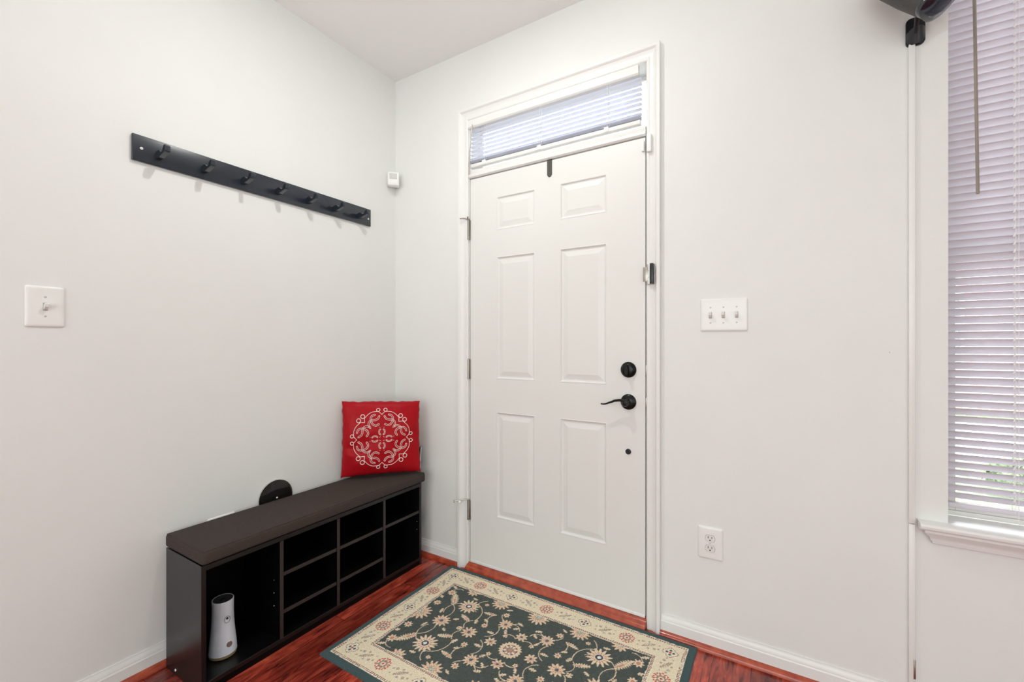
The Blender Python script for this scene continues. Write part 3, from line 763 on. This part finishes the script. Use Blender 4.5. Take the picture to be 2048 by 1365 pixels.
# cushion
CX0, CX1, CY0, CY1, CZ0, CZ1 = 0.0330, 0.3190, -1.1720, -0.0830, BH-0.0005, 0.4960
bm = bmesh.new()
nx, ny = 22, 80
def cush(u, v):
    x = CX0+(CX1-CX0)*u; y = CY0+(CY1-CY0)*v
    e = min(1, min(u, 1-u)*(CX1-CX0)/0.018)**0.5*0.5+0.5
    f = min(1, min(v, 1-v)*(CY1-CY0)/0.018)**0.5*0.5+0.5
    z = CZ1-0.010*(1-e)*2*0.6-0.010*(1-f)*2*0.6+0.0012*noise.noise(Vector((x*9, y*9, 0)))
    return (x, y, z)
# rounded box with piping seam
t = bmesh.new(); box(t, CX0, CX1, CY0, CY1, CZ0+0.004, CZ1, 0.011, 4)
bmesh.ops.subdivide_edges(t, edges=[e for e in t.edges if e.calc_length() > 0.2], cuts=24, use_grid_fill=True)
for v in t.verts:
    n_ = noise.noise(Vector((v.co.x*7, v.co.y*7, v.co.z*7)))
    if v.co.z > CZ1-0.003: v.co.z += 0.0015*n_
merge(bm, t)
cu = obj('bench_cushion', bm, M_cush, None, 60)
tag(cu, 'long dark brown woven seat cushion on top of the shoe bench', 'cushion')
bm = bmesh.new()
zp = CZ1-0.0015; rr = 0.010
ring = []
for (qx, qy, a0) in [(CX1-rr, CY1-rr, 0), (CX0+rr, CY1-rr, 90), (CX0+rr, CY0+rr, 180), (CX1-rr, CY0+rr, 270)]:
    for k in range(7):
        a = math.radians(a0+k*15); ring.append((qx+(rr-0.004)*math.cos(a), qy+(rr-0.004)*math.sin(a), zp))
tube(bm, ring, 0.0014, 6, closed=True)
obj('piping', bm, M_cush, cu)

# ------------------------------------------------------------------ throw pillow
BL = Vector((0.034, -0.406, 0.507)); BR = Vector((0.300, -0.100, 0.507)); TL = Vector((0.036, -0.372, 0.897))
U = (BR-BL).normalized(); Vv = ((TL-BL)-U*(TL-BL).dot(U)).normalized(); Nn = U.cross(Vv).normalized()
if Nn.y > 0: Nn = -Nn
PC = BL+U*((BR-BL).length/2-0.002)+Vv*0.196
HW, HH = (BR-BL).length/2, 0.196
PT = 0.056
def pil_h(a, b):
    k = max(0.0, (1-abs(a)**2.6))*max(0.0, (1-abs(b)**2.6))
    wr = 0.004*noise.noise(Vector((a*5+1, b*4.5, 7)))-0.007*math.exp(-((a+0.35+0.4*b)/0.07)**2)*max(0, -b-0.35)*2-0.006*math.exp(-((a-0.55+0.5*b)/0.06)**2)*max(0, -b-0.3)*2+0.009*noise.noise(Vector((a*2.2+3, b*2.6, 1.7)))+0.008*math.exp(-((b+0.45+0.25*a)/0.10)**2)*(-1)*(0.5-0.5*a)+0.007*math.exp(-((b-0.42-0.5*a)/0.08)**2)*(-max(0, a))
    return PT*k**0.5+wr*min(1, k*2.2)
def pil_p(a, b, side, off=0.0):
    pin = 0.030
    uu = HW*a*(1-pin*(1-b*b)*abs(a)**2); vv = HH*b*(1-pin*0.8*(1-a*a)*abs(b)**2)
    # gathered corner ears
    c = (abs(a)**14)*(abs(b)**14)
    uu *= 1+0.012*c; vv *= 1+0.012*c
    if b > 0: uu *= 1-0.022*b
    vv -= 0.012*max(0, a)*max(0, b)
    if max(abs(a), abs(b)) > 0.985: vv += 0.006*noise.noise(Vector((a*6, b*2, 4)))*(abs(b) > 0.985); uu += 0.005*noise.noise(Vector((a*2, b*6, 9)))*(abs(a) > 0.985)
    return PC+U*uu+Vv*vv+Nn*(side*pil_h(a, b)+off)
bm = bmesh.new(); n = 60
fr = [[None]*(n+1) for _ in range(n+1)]; bk = [[None]*(n+1) for _ in range(n+1)]
def em(t): return math.sin(t*PI/2)*0.5+t*0.5
for j in range(n+1):
    for i in range(n+1):
        a, b = em(2*i/n-1), em(2*j/n-1)
        fr[j][i] = bm.verts.new(pil_p(a, b, 1))
        bk[j][i] = fr[j][i] if i in (0, n) or j in (0, n) else bm.verts.new(pil_p(a, b, -0.8))
for j in range(n):
    for i in range(n):
        bm.faces.new((fr[j][i], fr[j][i+1], fr[j+1][i+1], fr[j+1][i]))
        f = (bk[j][i], bk[j+1][i], bk[j+1][i+1], bk[j][i+1])
        if len(set(f)) == 4 and f != (fr[j][i], fr[j+1][i], fr[j+1][i+1], fr[j][i+1]): bm.faces.new(f)
pw = obj('throw_pillow', bm, M_red, None, 80)
tag(pw, 'bright red square throw pillow with ivory embroidered medallion on the bench', 'pillow')
bm = bmesh.new()
K = 0.000372
def crv(pts, m=6):
    pts = [Vector((p[0], p[1])) for p in pts]; out = []
    for i in range(len(pts)-1):
        p0 = pts[max(i-1, 0)]; p1 = pts[i]; p2 = pts[i+1]; p3 = pts[min(i+2, len(pts)-1)]
        for k in range(m):
            t = k/m
            out.append(0.5*((2*p1)+(p2-p0)*t+(2*p0-5*p1+4*p2-p3)*t*t+(3*p1-p0-3*p2+p3)*t**3))
    out.append(pts[-1]); return out
def onp(p):
    u, v = p[0]*K/HW, p[1]*K/HH
    return pil_p(u, v, 1, 0.0006)
def stitch(pts, r=0.0016, closed=False):
    tube(bm, [onp(p) for p in pts], r, 6, closed=closed)
def ribbon(pts, w=9.5):
    c = crv(pts); A, B = [], []
    for i, p in enumerate(c):
        d = (c[min(i+1, len(c)-1)]-c[max(i-1, 0)]).normalized(); nn = Vector((-d.y, d.x))
        A.append(p+nn*w); B.append(p-nn*w)
    d1 = (c[-1]-c[-2]).normalized(); d0 = (c[0]-c[1]).normalized()
    loop = A+[c[-1]+d1*w*0.9]+B[::-1]+[c[0]+d0*w*0.9]
    stitch(loop, 0.0013, True)
def circ(cx_, cy_, r, m=14): return [(cx_+r*math.cos(2*PI*k/m), cy_+r*math.sin(2*PI*k/m)) for k in range(m)]
syms = []
for sx_ in (1, -1):
    for sy_ in (1, -1):
        for sw_ in (0, 1): syms.append(lambda p, sx_=sx_, sy_=sy_, sw_=sw_: ((p[1]*sx_, p[0]*sy_) if sw_ else (p[0]*sx_, p[1]*sy_)))
for f in syms:
    F = lambda L: [f(p) for p in L]
    stitch([f(p) for p in crv([(0, 338), (22, 362), (45, 382)])])
    stitch(F(circ(50, 405, 23)), 0.0021, True)
    stitch([f(p) for p in crv([(45, 382), (85, 383), (130, 378), (180, 352), (215, 318), (238, 292)])])
    stitch(F(circ(262, 318, 28)), 0.0021, True)
    stitch([f(p) for p in crv([(238, 292), (236, 262), (234, 234)])])
    ribbon([f(p) for p in [(35, 318), (58, 280), (98, 264), (140, 262), (172, 238), (180, 200), (168, 172)]])
    ribbon([f(p) for p in [(95, 338), (132, 326), (150, 292), (145, 240), (118, 200), (80, 186), (42, 205)]])
    stitch([f(p) for p in crv([(152, 172), (148, 148)])], 0.0010)
    c = [(28+14*math.cos(t)-20, 95+30*math.sin(t)) for t in [math.radians(x) for x in range(-80, 81, 20)]]
    ribbon(F([(14+24*math.cos(math.radians(x)), 96+38*math.sin(math.radians(x))) for x in range(-75, 76, 25)]), 7)
    stitch(F([(22, 158), (34, 162)]), 0.001)
    stitch(F([(18, 32), (30, 22)]), 0.001)
em_ = obj('embroidery', bm, M_emb, pw, 60); em_['label'] = 'ivory scrollwork medallion stitched on the front'

# thin dark book standing behind the pillow
bk_ = thing('book', 'thin dark book with a white edge standing behind the red pillow', 'book', (0.2, -0.02, 0.495))
bm = bmesh.new(); Mb = Matrix.Translation((0.1745, -0.030, 0.5585)) @ Matrix.Rotation(math.radians(-5), 4, 'X') 
t = bmesh.new(); box(t, -0.060, 0.0535, -0.0040, 0.0, -0.0610, 0.0570, 0.0006); merge(bm, t, Mb)
t = bmesh.new(); box(t, -0.060, 0.0535, 0.0065, 0.0085, -0.0610, 0.0570, 0.0006); merge(bm, t, Mb)
obj('cover', bm, mat('dark_teal_cover', (0.008, 0.022, 0.022, 1), 0.3), bk_)
bm = bmesh.new(); t = bmesh.new(); box(t, -0.058, 0.0545, 0.0001, 0.0064, -0.0600, 0.0560); merge(bm, t, Mb)
obj('page_block', bm, mat('white_pages', (0.8, 0.82, 0.84, 1), 0.7), bk_)

# ------------------------------------------------------------------ pet camera in the left cubby
px_, py_ = 0.197, -1.050
pz = 0.024+TP+0.0005
pc = thing('pet_camera', 'white hourglass-shaped pet camera standing in the leftmost bench cubby', 'pet camera', (px_, py_, pz))
bm = bmesh.new(); lathe(bm, [(0, 0), (0.0415, 0.0), (0.0465, 0.003), (0.0490, 0.014), (0, 0.014)], (px_, py_, pz), seg=56); obj('base_ring', bm, M_cork, pc)
bm = bmesh.new()
prof = []
for k in range(25):
    t = k/24; z = 0.0145+t*0.203
    r = 0.0350+0.0152*(1-t)**1.9*(1-0.15*math.exp(-((t-0.0)/0.08)**2))+0.0025*t**3
    prof.append((r, z))
prof += [(0.0365, 0.2195), (0.0340, 0.2190)]
lathe(bm, [(0, 0.0145)]+prof, (px_, py_, pz), seg=64)
M_dots = mat('white_speaker_plastic', (0.74, 0.79, 0.86, 1), 0.35)
obj('shell', bm, M_dots, pc, 50)
bm = bmesh.new(); lathe(bm, [(0.0342, 0.2185), (0.024, 0.2150), (0.012, 0.2142), (0, 0.2142)], (px_, py_, pz), seg=48)
k = obj('lid', bm, mat('dark_grey_lid', (0.045, 0.05, 0.048, 1), 0.35), pc); k['label'] = 'dark grey dished top'
bm = bmesh.new(); lathe(bm, [(0.0075, 0.0), (0.0070, 0.004), (0.005, 0.0052), (0, 0.0052)], (px_, py_, pz+0.2140), seg=24); obj('lid_knob', bm, M_blackp, pc)
vd = Vector((1.986-px_, -1.887-py_, 0)).normalized()
def on_shell(ang, z, off=0.0):
    t = (z-0.0145)/0.203; r = 0.0350+0.0152*(1-t)**1.9+0.0025*t**3
    d = Matrix.Rotation(ang, 3, 'Z') @ vd
    return Vector((px_, py_, pz+z))+d*(r+off), d
c, d = on_shell(math.radians(22), 0.150)
bm = bmesh.new(); lathe(bm, [(0.0105, -0.002), (0.0112, 0.0006), (0.0095, 0.0012), (0.0085, -0.0035), (0, -0.0045)], c+d*0.0006, axis=d, seg=32, scale=(1, 1.25))
obj('lens_recess', bm, mat('recess_grey', (0.30, 0.33, 0.34, 1), 0.3), pc)
bm = bmesh.new(); lathe(bm, [(0.0045, -0.002), (0.004, 0.001), (0, 0.0015)], c+d*0.0001+Vector((0, 0, 0.004)), axis=d, seg=20)
obj('lens', bm, M_gloss, pc)
c, d = on_shell(math.radians(28), 0.053)
bm = bmesh.new(); lathe(bm, [(0.0102, -0.002), (0.0102, 0.0010), (0.0, 0.0016)], c, axis=(d+Vector((0, 0, 0.25))).normalized(), seg=30)
obj('badge', bm, mat('brown_badge', srgb(120, 98, 88), 0.5), pc)
# perforated speaker dots, a fanned pattern low on the shell
bm = bmesh.new()
for ri in range(3, 15):
    nn = 44
    for q in range(nn):
        th = 2*PI*q/nn+ri*0.09
        a = math.radians(-16)+ri*0.0028*math.cos(th)/0.048*1.0; zz = 0.050+ri*0.0027*math.sin(th)
        if zz < 0.019 or (abs(a-math.radians(28)) < 0.24 and abs(zz-0.053) < 0.014): continue
        c, d = on_shell(a, zz, 0.0003)
        u, v = frame_of(d); s = 0.00042
        bm.faces.new([bm.verts.new(c+u*s), bm.verts.new(c+v*s), bm.verts.new(c-u*s), bm.verts.new(c-v*s)])
o = obj('speaker_holes', bm, mat('hole_grey', (0.18, 0.19, 0.20, 1), 0.6), pc, 0)
pc.scale = (0.95, 0.95, 0.94)

# ------------------------------------------------------------------ rug
RX, RYc, RHX, RHY = 1.0805, -0.4320, 0.6195, 0.3985
RTZ = 0.0095
def C(r, g, b): return srgb(r, g, b)[:3]
CREAM = C(244, 231, 202); FIELD = C(76, 84, 80); EDGE = C(66, 88, 89); BEIGE = C(238, 216, 186); PINK = C(208, 148, 128); RED = C(208, 98, 78); GREYG = C(134, 146, 134); NAVY = C(66, 74, 98); BROWN = C(156, 110, 94); LCREAM = C(246, 236, 212)
FX, FY = 0.4780, 0.2500      # field half size
OX, OY = 0.5920, 0.3700      # cream half size
flowers = [  # u, v, r, petals, kind
 (0, 0, 0.043, 20, 'ros'), (0.309, 0.143, 0.047, 14, 'big'), (0.194, 0.238, 0.042, 13, 'half'), (0.0, 0.238, 0.047, 14, 'half'),
 (0.357, 0.249, 0.032, 10, 'half'), (0.468, 0.0, 0.048, 13, 'half'), (0.348, 0.0, 0.037, 12, 'med'), (0.200, 0.0, 0.032, 10, 'med'),
 (0.098, 0.122, 0.030, 11, 'med'), (0.0, 0.088, 0.024, 8, 'med'), (0.092, 0.0, 0.024, 8, 'med'),
 (0.129, 0.178, 0.015, 7, 'sm'), (0.171, 0.069, 0.014, 7, 'sm'), (0.452, 0.092, 0.018, 8, 'sm'), (0.445, 0.190, 0.021, 8, 'sm'), (0.060, 0.060, 0.010, 5, 'sm'), (0.245, 0.195, 0.010, 6, 'sm')]
leaves = [ # u, v, len, wid, angle
 (0.400, 0.155, 0.040, 0.0150, 55), (0.195, 0.148, 0.028, 0.0085, -12), (0.270, 0.068, 0.030, 0.0100, 22), (0.217, 0.072, 0.014, 0.007, 70), (0.184, 0.100, 0.012, 0.006, 30),
 (0.124, 0.045, 0.016, 0.0065, 0), (0.044, 0.155, 0.015, 0.006, 20), (0.073, 0.082, 0.013, 0.006, 60), (0.045, 0.122, 0.012, 0.006, -40), (0.466, 0.140, 0.010, 0.008, 40),
 (0.460, 0.234, 0.016, 0.007, 30), (0.300, 0.040, 0.012, 0.006, -30), (0.395, 0.055, 0.016, 0.006, 75), (0.250, 0.005, 0.012, 0.006, 0), (0.318, 0.205, 0.013, 0.006, 10), (0.135, 0.215, 0.012, 0.005, -30)]
vines = [ # arcs: cx,cy,r,a0,a1
 (0.325, 0.085, 0.065, -35, 60), (0.300, 0.100, 0.078, 95, 200), (0.405, 0.060, 0.062, 100, 215), (0.230, 0.175, 0.055, -60, 60), (0.095, 0.190, 0.055, -150, -20), (0.060, 0.105, 0.035, 40, 170),
 (0.150, 0.060, 0.050, 130, 250), (0.140, 0.120, 0.045, -60, 40), (0.420, 0.200, 0.035, -20, 110), (0.040, 0.045, 0.032, 20, 140), (0.215, 0.040, 0.035, -60, 60)]
border = [(0.365, 0.310, 'red'), (0.0, 0.310, 'red'), (0.535, 0.155, 'red'), (0.183, 0.310, 'four'), (0.535, 0.0, 'four'), (0.535, 0.312, 'four'),
          (0.092, 0.310, 'sprig0'), (0.274, 0.310, 'sprig0'), (0.452, 0.312, 'sprig0'), (0.535, 0.078, 'sprig1'), (0.535, 0.235, 'sprig1')]
def rugcol(x, y):
    u0, v0 = x-RX, y-RYc; u, v = abs(u0), abs(v0)
    jn = noise.noise(Vector((x*260, y*260, 0)))
    j2 = noise.noise(Vector((x*90, y*90, 5)))
    u += 0.0012*j2; v += 0.0012*noise.noise(Vector((x*90+9, y*90, 2)))
    tw = 1+0.30*jn
    def T(c): return (c[0]*tw, c[1]*tw, c[2]*tw)
    if u > OX or v > OY:
        return T(EDGE)
    du, dv = OX-u, OY-v; d = min(du, dv)
    if d < 0.0035: return T(LCREAM)
    s = (u0 if dv < du else v0)
    if d < 0.0125:
        return T(BROWN if (abs(((s*1000/9) % 1)-0.5) < 0.30 and abs(d-0.008) < 0.0032) == False else LCREAM)
    du, dv = u-FX, v-FY; d = max(du, dv)
    if d > 0 and d < 0.0165:
        s = (u0 if dv > du else v0)
        if d < 0.0035: return T(LCREAM)
        if d < 0.013:
            return T(LCREAM if (abs(((s*1000/9) % 1)-0.5) < 0.26 and abs(d-0.0082) < 0.0030) else BROWN)
        return T(LCREAM)
    if d > 0:
        for (bu, bv, k) in border:
            a, b = u-bu, v-bv; r = math.hypot(a, b)
            if k == 'red' and r < 0.033:
                th = math.atan2(b, a); rr_ = r+0.0016*math.sin(11*th)
                if rr_ > 0.031: return T(CREAM)
                if rr_ > 0.0245: return T(RED if math.sin(th*17) > -0.55 else LCREAM)
                if rr_ > 0.018: return T(LCREAM if math.sin(th*9) > -0.2 else PINK)
                if rr_ > 0.010: return T(GREYG if math.sin(th*7) > 0 else PINK)
                return T(LCREAM if r > 0.005 else RED)
            if k == 'four' and r < 0.034:
                th = math.atan2(b, a); lim = 0.021+0.009*abs(math.cos(2*th))
                if r < lim and r > lim-0.0034: return T(BROWN if math.sin(th*20) > -0.7 else LCREAM)
                if r <= lim-0.0034:
                    rc = 0.0125; m_ = min(math.hypot(a-rc*math.cos(q), b-rc*math.sin(q)) for q in (0, PI/2, PI, -PI/2))
                    if m_ < 0.0055: return T(C(92, 104, 106))
                    if m_ < 0.0072: return T(LCREAM)
                    if r < 0.005: return T(RED)
                    return T(LCREAM)
            if k[:5] == 'sprig':
                if k[5] == '1': a, b = b, a
                if abs(a) < 0.050 and abs(b) < 0.030:
                    ca_, sb_ = 0.80, 0.60
                    p_, q_ = a*ca_+b*sb_, -a*sb_+b*ca_
                    if abs(p_) < 0.030:
                        w_ = 0.0080*(1-(p_/0.030)**2)**0.6*(0.75+0.35*math.cos(p_*2*PI/0.008))
                        if abs(q_) < w_: return T(PINK if abs(q_) < 0.0016 else (GREYG if abs(q_) > w_*0.55 else LCREAM))
                    for (ca, cb, cr_) in ((-0.024, 0.012, .0068), (0.024, -0.012, .0068), (0.002, -0.0195, .0050), (-0.002, 0.0195, .0050), (0.040, -0.006, .0048), (-0.040, 0.006, .0048), (0.038, 0.017, .004), (-0.038, -0.017, .004)):
                        h_ = math.hypot(a-ca, b-cb); tt = math.atan2(b-cb, a-ca)
                        if h_ < cr_*(0.8+0.25*math.cos(5*tt)): return T(LCREAM if h_ < cr_*0.3 else (GREYG if jn > -0.15 else PINK))
        return T(CREAM if j2 > -0.45 else LCREAM)
    # field
    for (fu, fv, fr_, np_, k) in flowers:
        a, b = u-fu, v-fv
        for sa, sb in ((a, b),):
            r = math.hypot(sa, sb)/1.08
            if r > fr_*1.05: continue
            th = math.atan2(sb, sa)
            lim = fr_*(0.80+0.20*math.cos(np_*th)) if k != 'ros' else fr_*(0.93+0.07*math.cos(np_*th))
            if r > lim: continue
            q = r/fr_
            if k == 'ros':
                if q > 0.62: return T(BEIGE)
                if q > 0.54: return T(NAVY if math.sin(th*10) > -0.4 else BEIGE)
                if q > 0.30: return T(PINK if math.sin(th*8+1) > -0.3 else LCREAM)
                if q > 0.2: return T(GREYG)
                return T(PINK)
            if k in ('big',):
                if q < 0.16: return T(LCREAM)
                if q < 0.30: return T(NAVY)
                if q < 0.36: return T(LCREAM)
                if q < 0.58: return T(PINK if math.cos(np_*th+PI) > 0.35 else BEIGE)
                return T(BEIGE if math.cos(np_*th) > -0.3 else LCREAM)
            if k == 'half':
                if q < 0.3: return T(GREYG if jn > 0 else LCREAM)
                if q < 0.45: return T(PINK if math.cos(np_*th) > 0.1 else BEIGE)
                return T(BEIGE if jn > -0.2 else C(214, 160, 124))
            if k == 'med':
                if q < 0.22: return T(NAVY if jn > -0.1 else GREYG)
                if q < 0.52: return T(PINK if (math.sin(np_*th)+jn*2 > 0.2) else BEIGE)
                return T(BEIGE if jn > -0.25 else PINK)
            if q < 0.38: return T(PINK)
            return T(BEIGE)
    for (lu, lv, ll, lw, la) in leaves:
        a, b = u-lu, v-lv; ca, sa_ = math.cos(math.radians(la)), math.sin(math.radians(la))
        p, q = a*ca+b*sa_, -a*sa_+b*ca
        p /= 1.12; q /= 1.25
        if abs(p) < ll:
            w = lw*(1-(p/ll)**2)**0.7*(0.80+0.28*math.cos(p*2*PI/0.0085))
            if abs(q) < w: return T(PINK if (abs(q) < w*0.25 and lw > 0.008 and p < 0) else (BEIGE if jn > -0.3 else GREYG))
    for (cu_, cv_, cr_, a0, a1) in vines:
        a, b = u-cu_, v-cv_; r = math.hypot(a, b)
        if abs(r-cr_) < 0.0016:
            th = math.degrees(math.atan2(b, a))
            if a0 <= th <= a1 or a0 <= th+360 <= a1 or a0 <= th-360 <= a1: return T(BEIGE)
    mt = 1+0.22*j2
    return (FIELD[0]*tw*mt, FIELD[1]*tw*mt, FIELD[2]*tw*mt)
NXR, NYR = 560, 360
def rug_pt(a, b):
    x = RX+(a*2-1)*RHX; y = RYc+(b*2-1)*RHY
    if b < 0.5: y -= 0.006*a*(0.5-b)*2
    x += 0.0025*noise.noise(Vector((y*5, 0, 0)))*abs(a*2-1); y += 0.002*noise.noise(Vector((x*5, 3, 0)))*abs(b*2-1)
    e = min(min(a, 1-a)*2*RHX, min(b, 1-b)*2*RHY)
    z = RTZ*min(1.0, 0.55+0.45*(e/0.006)) if e < 0.006 else RTZ
    if e < 0.0001: z = 0.0004
    z += 0.0004*noise.noise(Vector((x*300, y*300, 0)))
    z += 0.0018*max(0, noise.noise(Vector((x*4, y*4, 8))))
    return Vector((x, y, max(z, 0.0004)))
bm, vs = quad_sheet(NXR, NYR, rug_pt)
me = bpy.data.meshes.new('area_rug')
bm.verts.ensure_lookup_table(); bm.to_mesh(me); bm.free()
ca = me.color_attributes.new('weave', 'FLOAT_COLOR', 'POINT')
buf = []
for j in range(NYR+1):
    for i in range(NXR+1):
        x = RX+(i/NXR*2-1)*RHX; y = RYc+(j/NYR*2-1)*RHY
        c = rugcol(x, y); buf += [max(0, c[0]), max(0, c[1]), max(0, c[2]), 1.0]
ca.data.foreach_set('color', buf)
mr = bpy.data.materials.new('woven_rug_pile'); mr.use_nodes = True; nt = mr.node_tree; b = nt.nodes['Principled BSDF']
b.inputs['Roughness'].default_value = 0.95; b.inputs['Specular IOR Level'].default_value = 0.1; b.inputs['Sheen Weight'].default_value = 0.15
at = nt.nodes.new('ShaderNodeAttribute'); at.attribute_name = 'weave'; nt.links.new(at.outputs['Color'], b.inputs['Base Color'])
tc = nt.nodes.new('ShaderNodeTexCoord'); nz = nt.nodes.new('ShaderNodeTexNoise'); nz.inputs['Scale'].default_value = 520; nt.links.new(tc.outputs['Object'], nz.inputs['Vector'])
bp = nt.nodes.new('ShaderNodeBump'); bp.inputs['Strength'].default_value = 0.7; bp.inputs['Distance'].default_value = 0.002
nt.links.new(nz.outputs['Fac'], bp.inputs['Height']); nt.links.new(bp.outputs[0], b.inputs['Normal'])
me.materials.append(mr); me.shade_smooth()
rug = bpy.data.objects.new('area_rug', me); COL.objects.link(rug)
tag(rug, 'rectangular cream-bordered dark green floral rug in front of the door', 'rug')

# ------------------------------------------------------------------ raceway and wall speaker
rw = thing('cable_raceway', 'thin white vertical cable cover running down the wall beside the window', 'cable cover', (2.3385, 0, 0.085))
for (z0, z1) in ((0.6240, 2.166), (0.0845, 0.6225)):
    bm = bmesh.new(); box(bm, 2.3290, 2.3455, -0.0105, 0.0, z0, z1, 0.0022, 2); obj('cover_strip', bm, M_trim, rw)
bm = bmesh.new(); box(bm, 2.3405, 2.3460, -0.0125, -0.0100, 0.128, 0.190, 0.001); k = obj('metal_clip', bm, M_nickel, rw)

SPF = (2.372, -0.150, 2.202); SPR = (2.197, -0.050, 2.452)
sp = thing('wall_speaker', 'black satellite speaker on a small swivel bracket at upper right', 'speaker', (2.3475, 0, 2.20))
def rrect(w, h, r, n=7):
    out = []
    for (qx, qy, a0) in ((w/2-r, h/2-r, 0), (-w/2+r, h/2-r, 90), (-w/2+r, -h/2+r, 180), (w/2-r, -h/2+r, 270)):
        for k in range(n):
            a_ = math.radians(a0+k*90/(n-1)); out.append((qx+r*math.cos(a_), qy+r*math.sin(a_)))
    return out
bm = bmesh.new(); prism(bm, rrect(0.047, 0.090, 0.014), lambda p, q, a: (2.3460+p, a, 2.2040+q), -0.007, 0.0)
br_ = obj('bracket_plate', bm, M_blackp, sp)
bm = bmesh.new()
# scoop-shaped collar: curved shell in front of the plate
n1, n2 = 14, 8; vv = []
for j in range(n2+1):
    row = []
    for i in range(n1+1):
        t_ = i/n1*2-1; s = j/n2
        depth = 0.006+(0.030*(1-abs(t_)**2.4))*(0.25+0.75*s)
        wd = 0.0235*(0.62+0.38*min(1.0, s/0.4)**0.5)
        row.append(bm.verts.new((2.3460+wd*t_, -depth, 2.1605+0.045*s+0.004*t_*s)))
    vv.append(row)
for j in range(n2):
    for i in range(n1): bm.faces.new((vv[j][i], vv[j][i+1], vv[j+1][i+1], vv[j+1][i]))
top = vv[-1]; bb = [bm.verts.new((v.co.x, -0.006, v.co.z-0.004)) for v in top]
for i in range(n1): bm.faces.new((top[i], top[i+1], bb[i+1], bb[i]))
obj('bracket_collar', bm, M_blackp, sp)
bm = bmesh.new(); tube(bm, [(2.343, -0.022, 2.190), (2.342, -0.050, 2.225), (2.338, -0.085, 2.262)], [0.0062, 0.0062, 0.0062], 14); obj('arm', bm, M_blackp, sp)
Fp = Vector(SPF); Ax = (Vector(SPF)-Vector(SPR)).normalized()   # front direction
bm = bmesh.new()
u_, v_ = frame_of(Ax)
def sect(c, ru, rv, n=36, p=3.0):
    out = []
    for k in range(n):
        a = 2*PI*k/n; ca_, sa_ = math.cos(a), math.sin(a)
        out.append(bm.verts.new(c+u_*ru*math.copysign(abs(ca_)**(2/p), ca_)+v_*rv*math.copysign(abs(sa_)**(2/p), sa_)))
    return out
R = [(0.22, 0.030, 0.030), (0.212, 0.044, 0.044), (0.18, 0.052, 0.052), (0.10, 0.054, 0.054), (0.012, 0.052, 0.052)]
secs = [sect(Fp-Ax*d, a, b) for d, a, b in R]
for a, b in zip(secs, secs[1:]):
    for k in range(36): bm.faces.new((a[k], a[(k+1) % 36], b[(k+1) % 36], b[k]))
bm.faces.new(secs[0][::-1]); bm.faces.new(secs[-1])
obj('cabinet', bm, M_grey, sp)
bm = bmesh.new()
secs = [sect(Fp-Ax*d, a, b) for d, a, b in [(0.012, 0.0525, 0.0525), (0.006, 0.0550, 0.055), (-0.004, 0.0535, 0.0535), (-0.012, 0.045, 0.045), (-0.017, 0.024, 0.024)]]
for a, b in zip(secs, secs[1:]):
    for k in range(36): bm.faces.new((a[k], a[(k+1) % 36], b[(k+1) % 36], b[k]))
bm.faces.new(secs[0][::-1]); bm.faces.new(secs[-1])
obj('grille', bm, M_gloss, sp)

# wall scuffs: tiny drywall anchors/nicks
def nick(name, label, p, n, r):
    bm = bmesh.new(); lathe(bm, [(0, 0.0006), (r, 0.0004), (r, 0)], p, axis=n, seg=10, scale=(0.6, 1.6))
    return tag(obj(name, bm, M_darkmetal), label, 'nail')
nick('nail', 'tiny nail in the bare wall between triple switch and window', (2.283, 0, 1.174), (0, -1, 0), 0.0012)

# ------------------------------------------------------------------ ceiling downlight (the key light)
lm = thing('ceiling_light', 'small round white ceiling downlight above the entry', 'ceiling light', (LAMP_POS[0], LAMP_POS[1], CEIL))
bm = bmesh.new(); lathe(bm, [(0.045, 0.0), (0.045, -0.016), (0.052, -0.018), (0.080, -0.010), (0.084, 0.0), (0.045, 0.0)], (LAMP_POS[0], LAMP_POS[1], CEIL), seg=48); obj('trim_ring', bm, M_trim, lm)
bm = bmesh.new(); lathe(bm, [(0, -0.004), (0.044, -0.004), (0.044, 0.0), (0, 0.0)], (LAMP_POS[0], LAMP_POS[1], CEIL-0.0005), seg=40)
obj('diffuser', bm, M_plate, lm)
ld = bpy.data.lights.new('downlight', 'AREA'); ld.shape = 'DISK'; ld.size = 0.05; ld.energy = LAMP_POWER; ld.color = (0.98, 1.0, 0.95)
lo = bpy.data.objects.new('downlight', ld); COL.objects.link(lo); lo.location = LAMP_POS
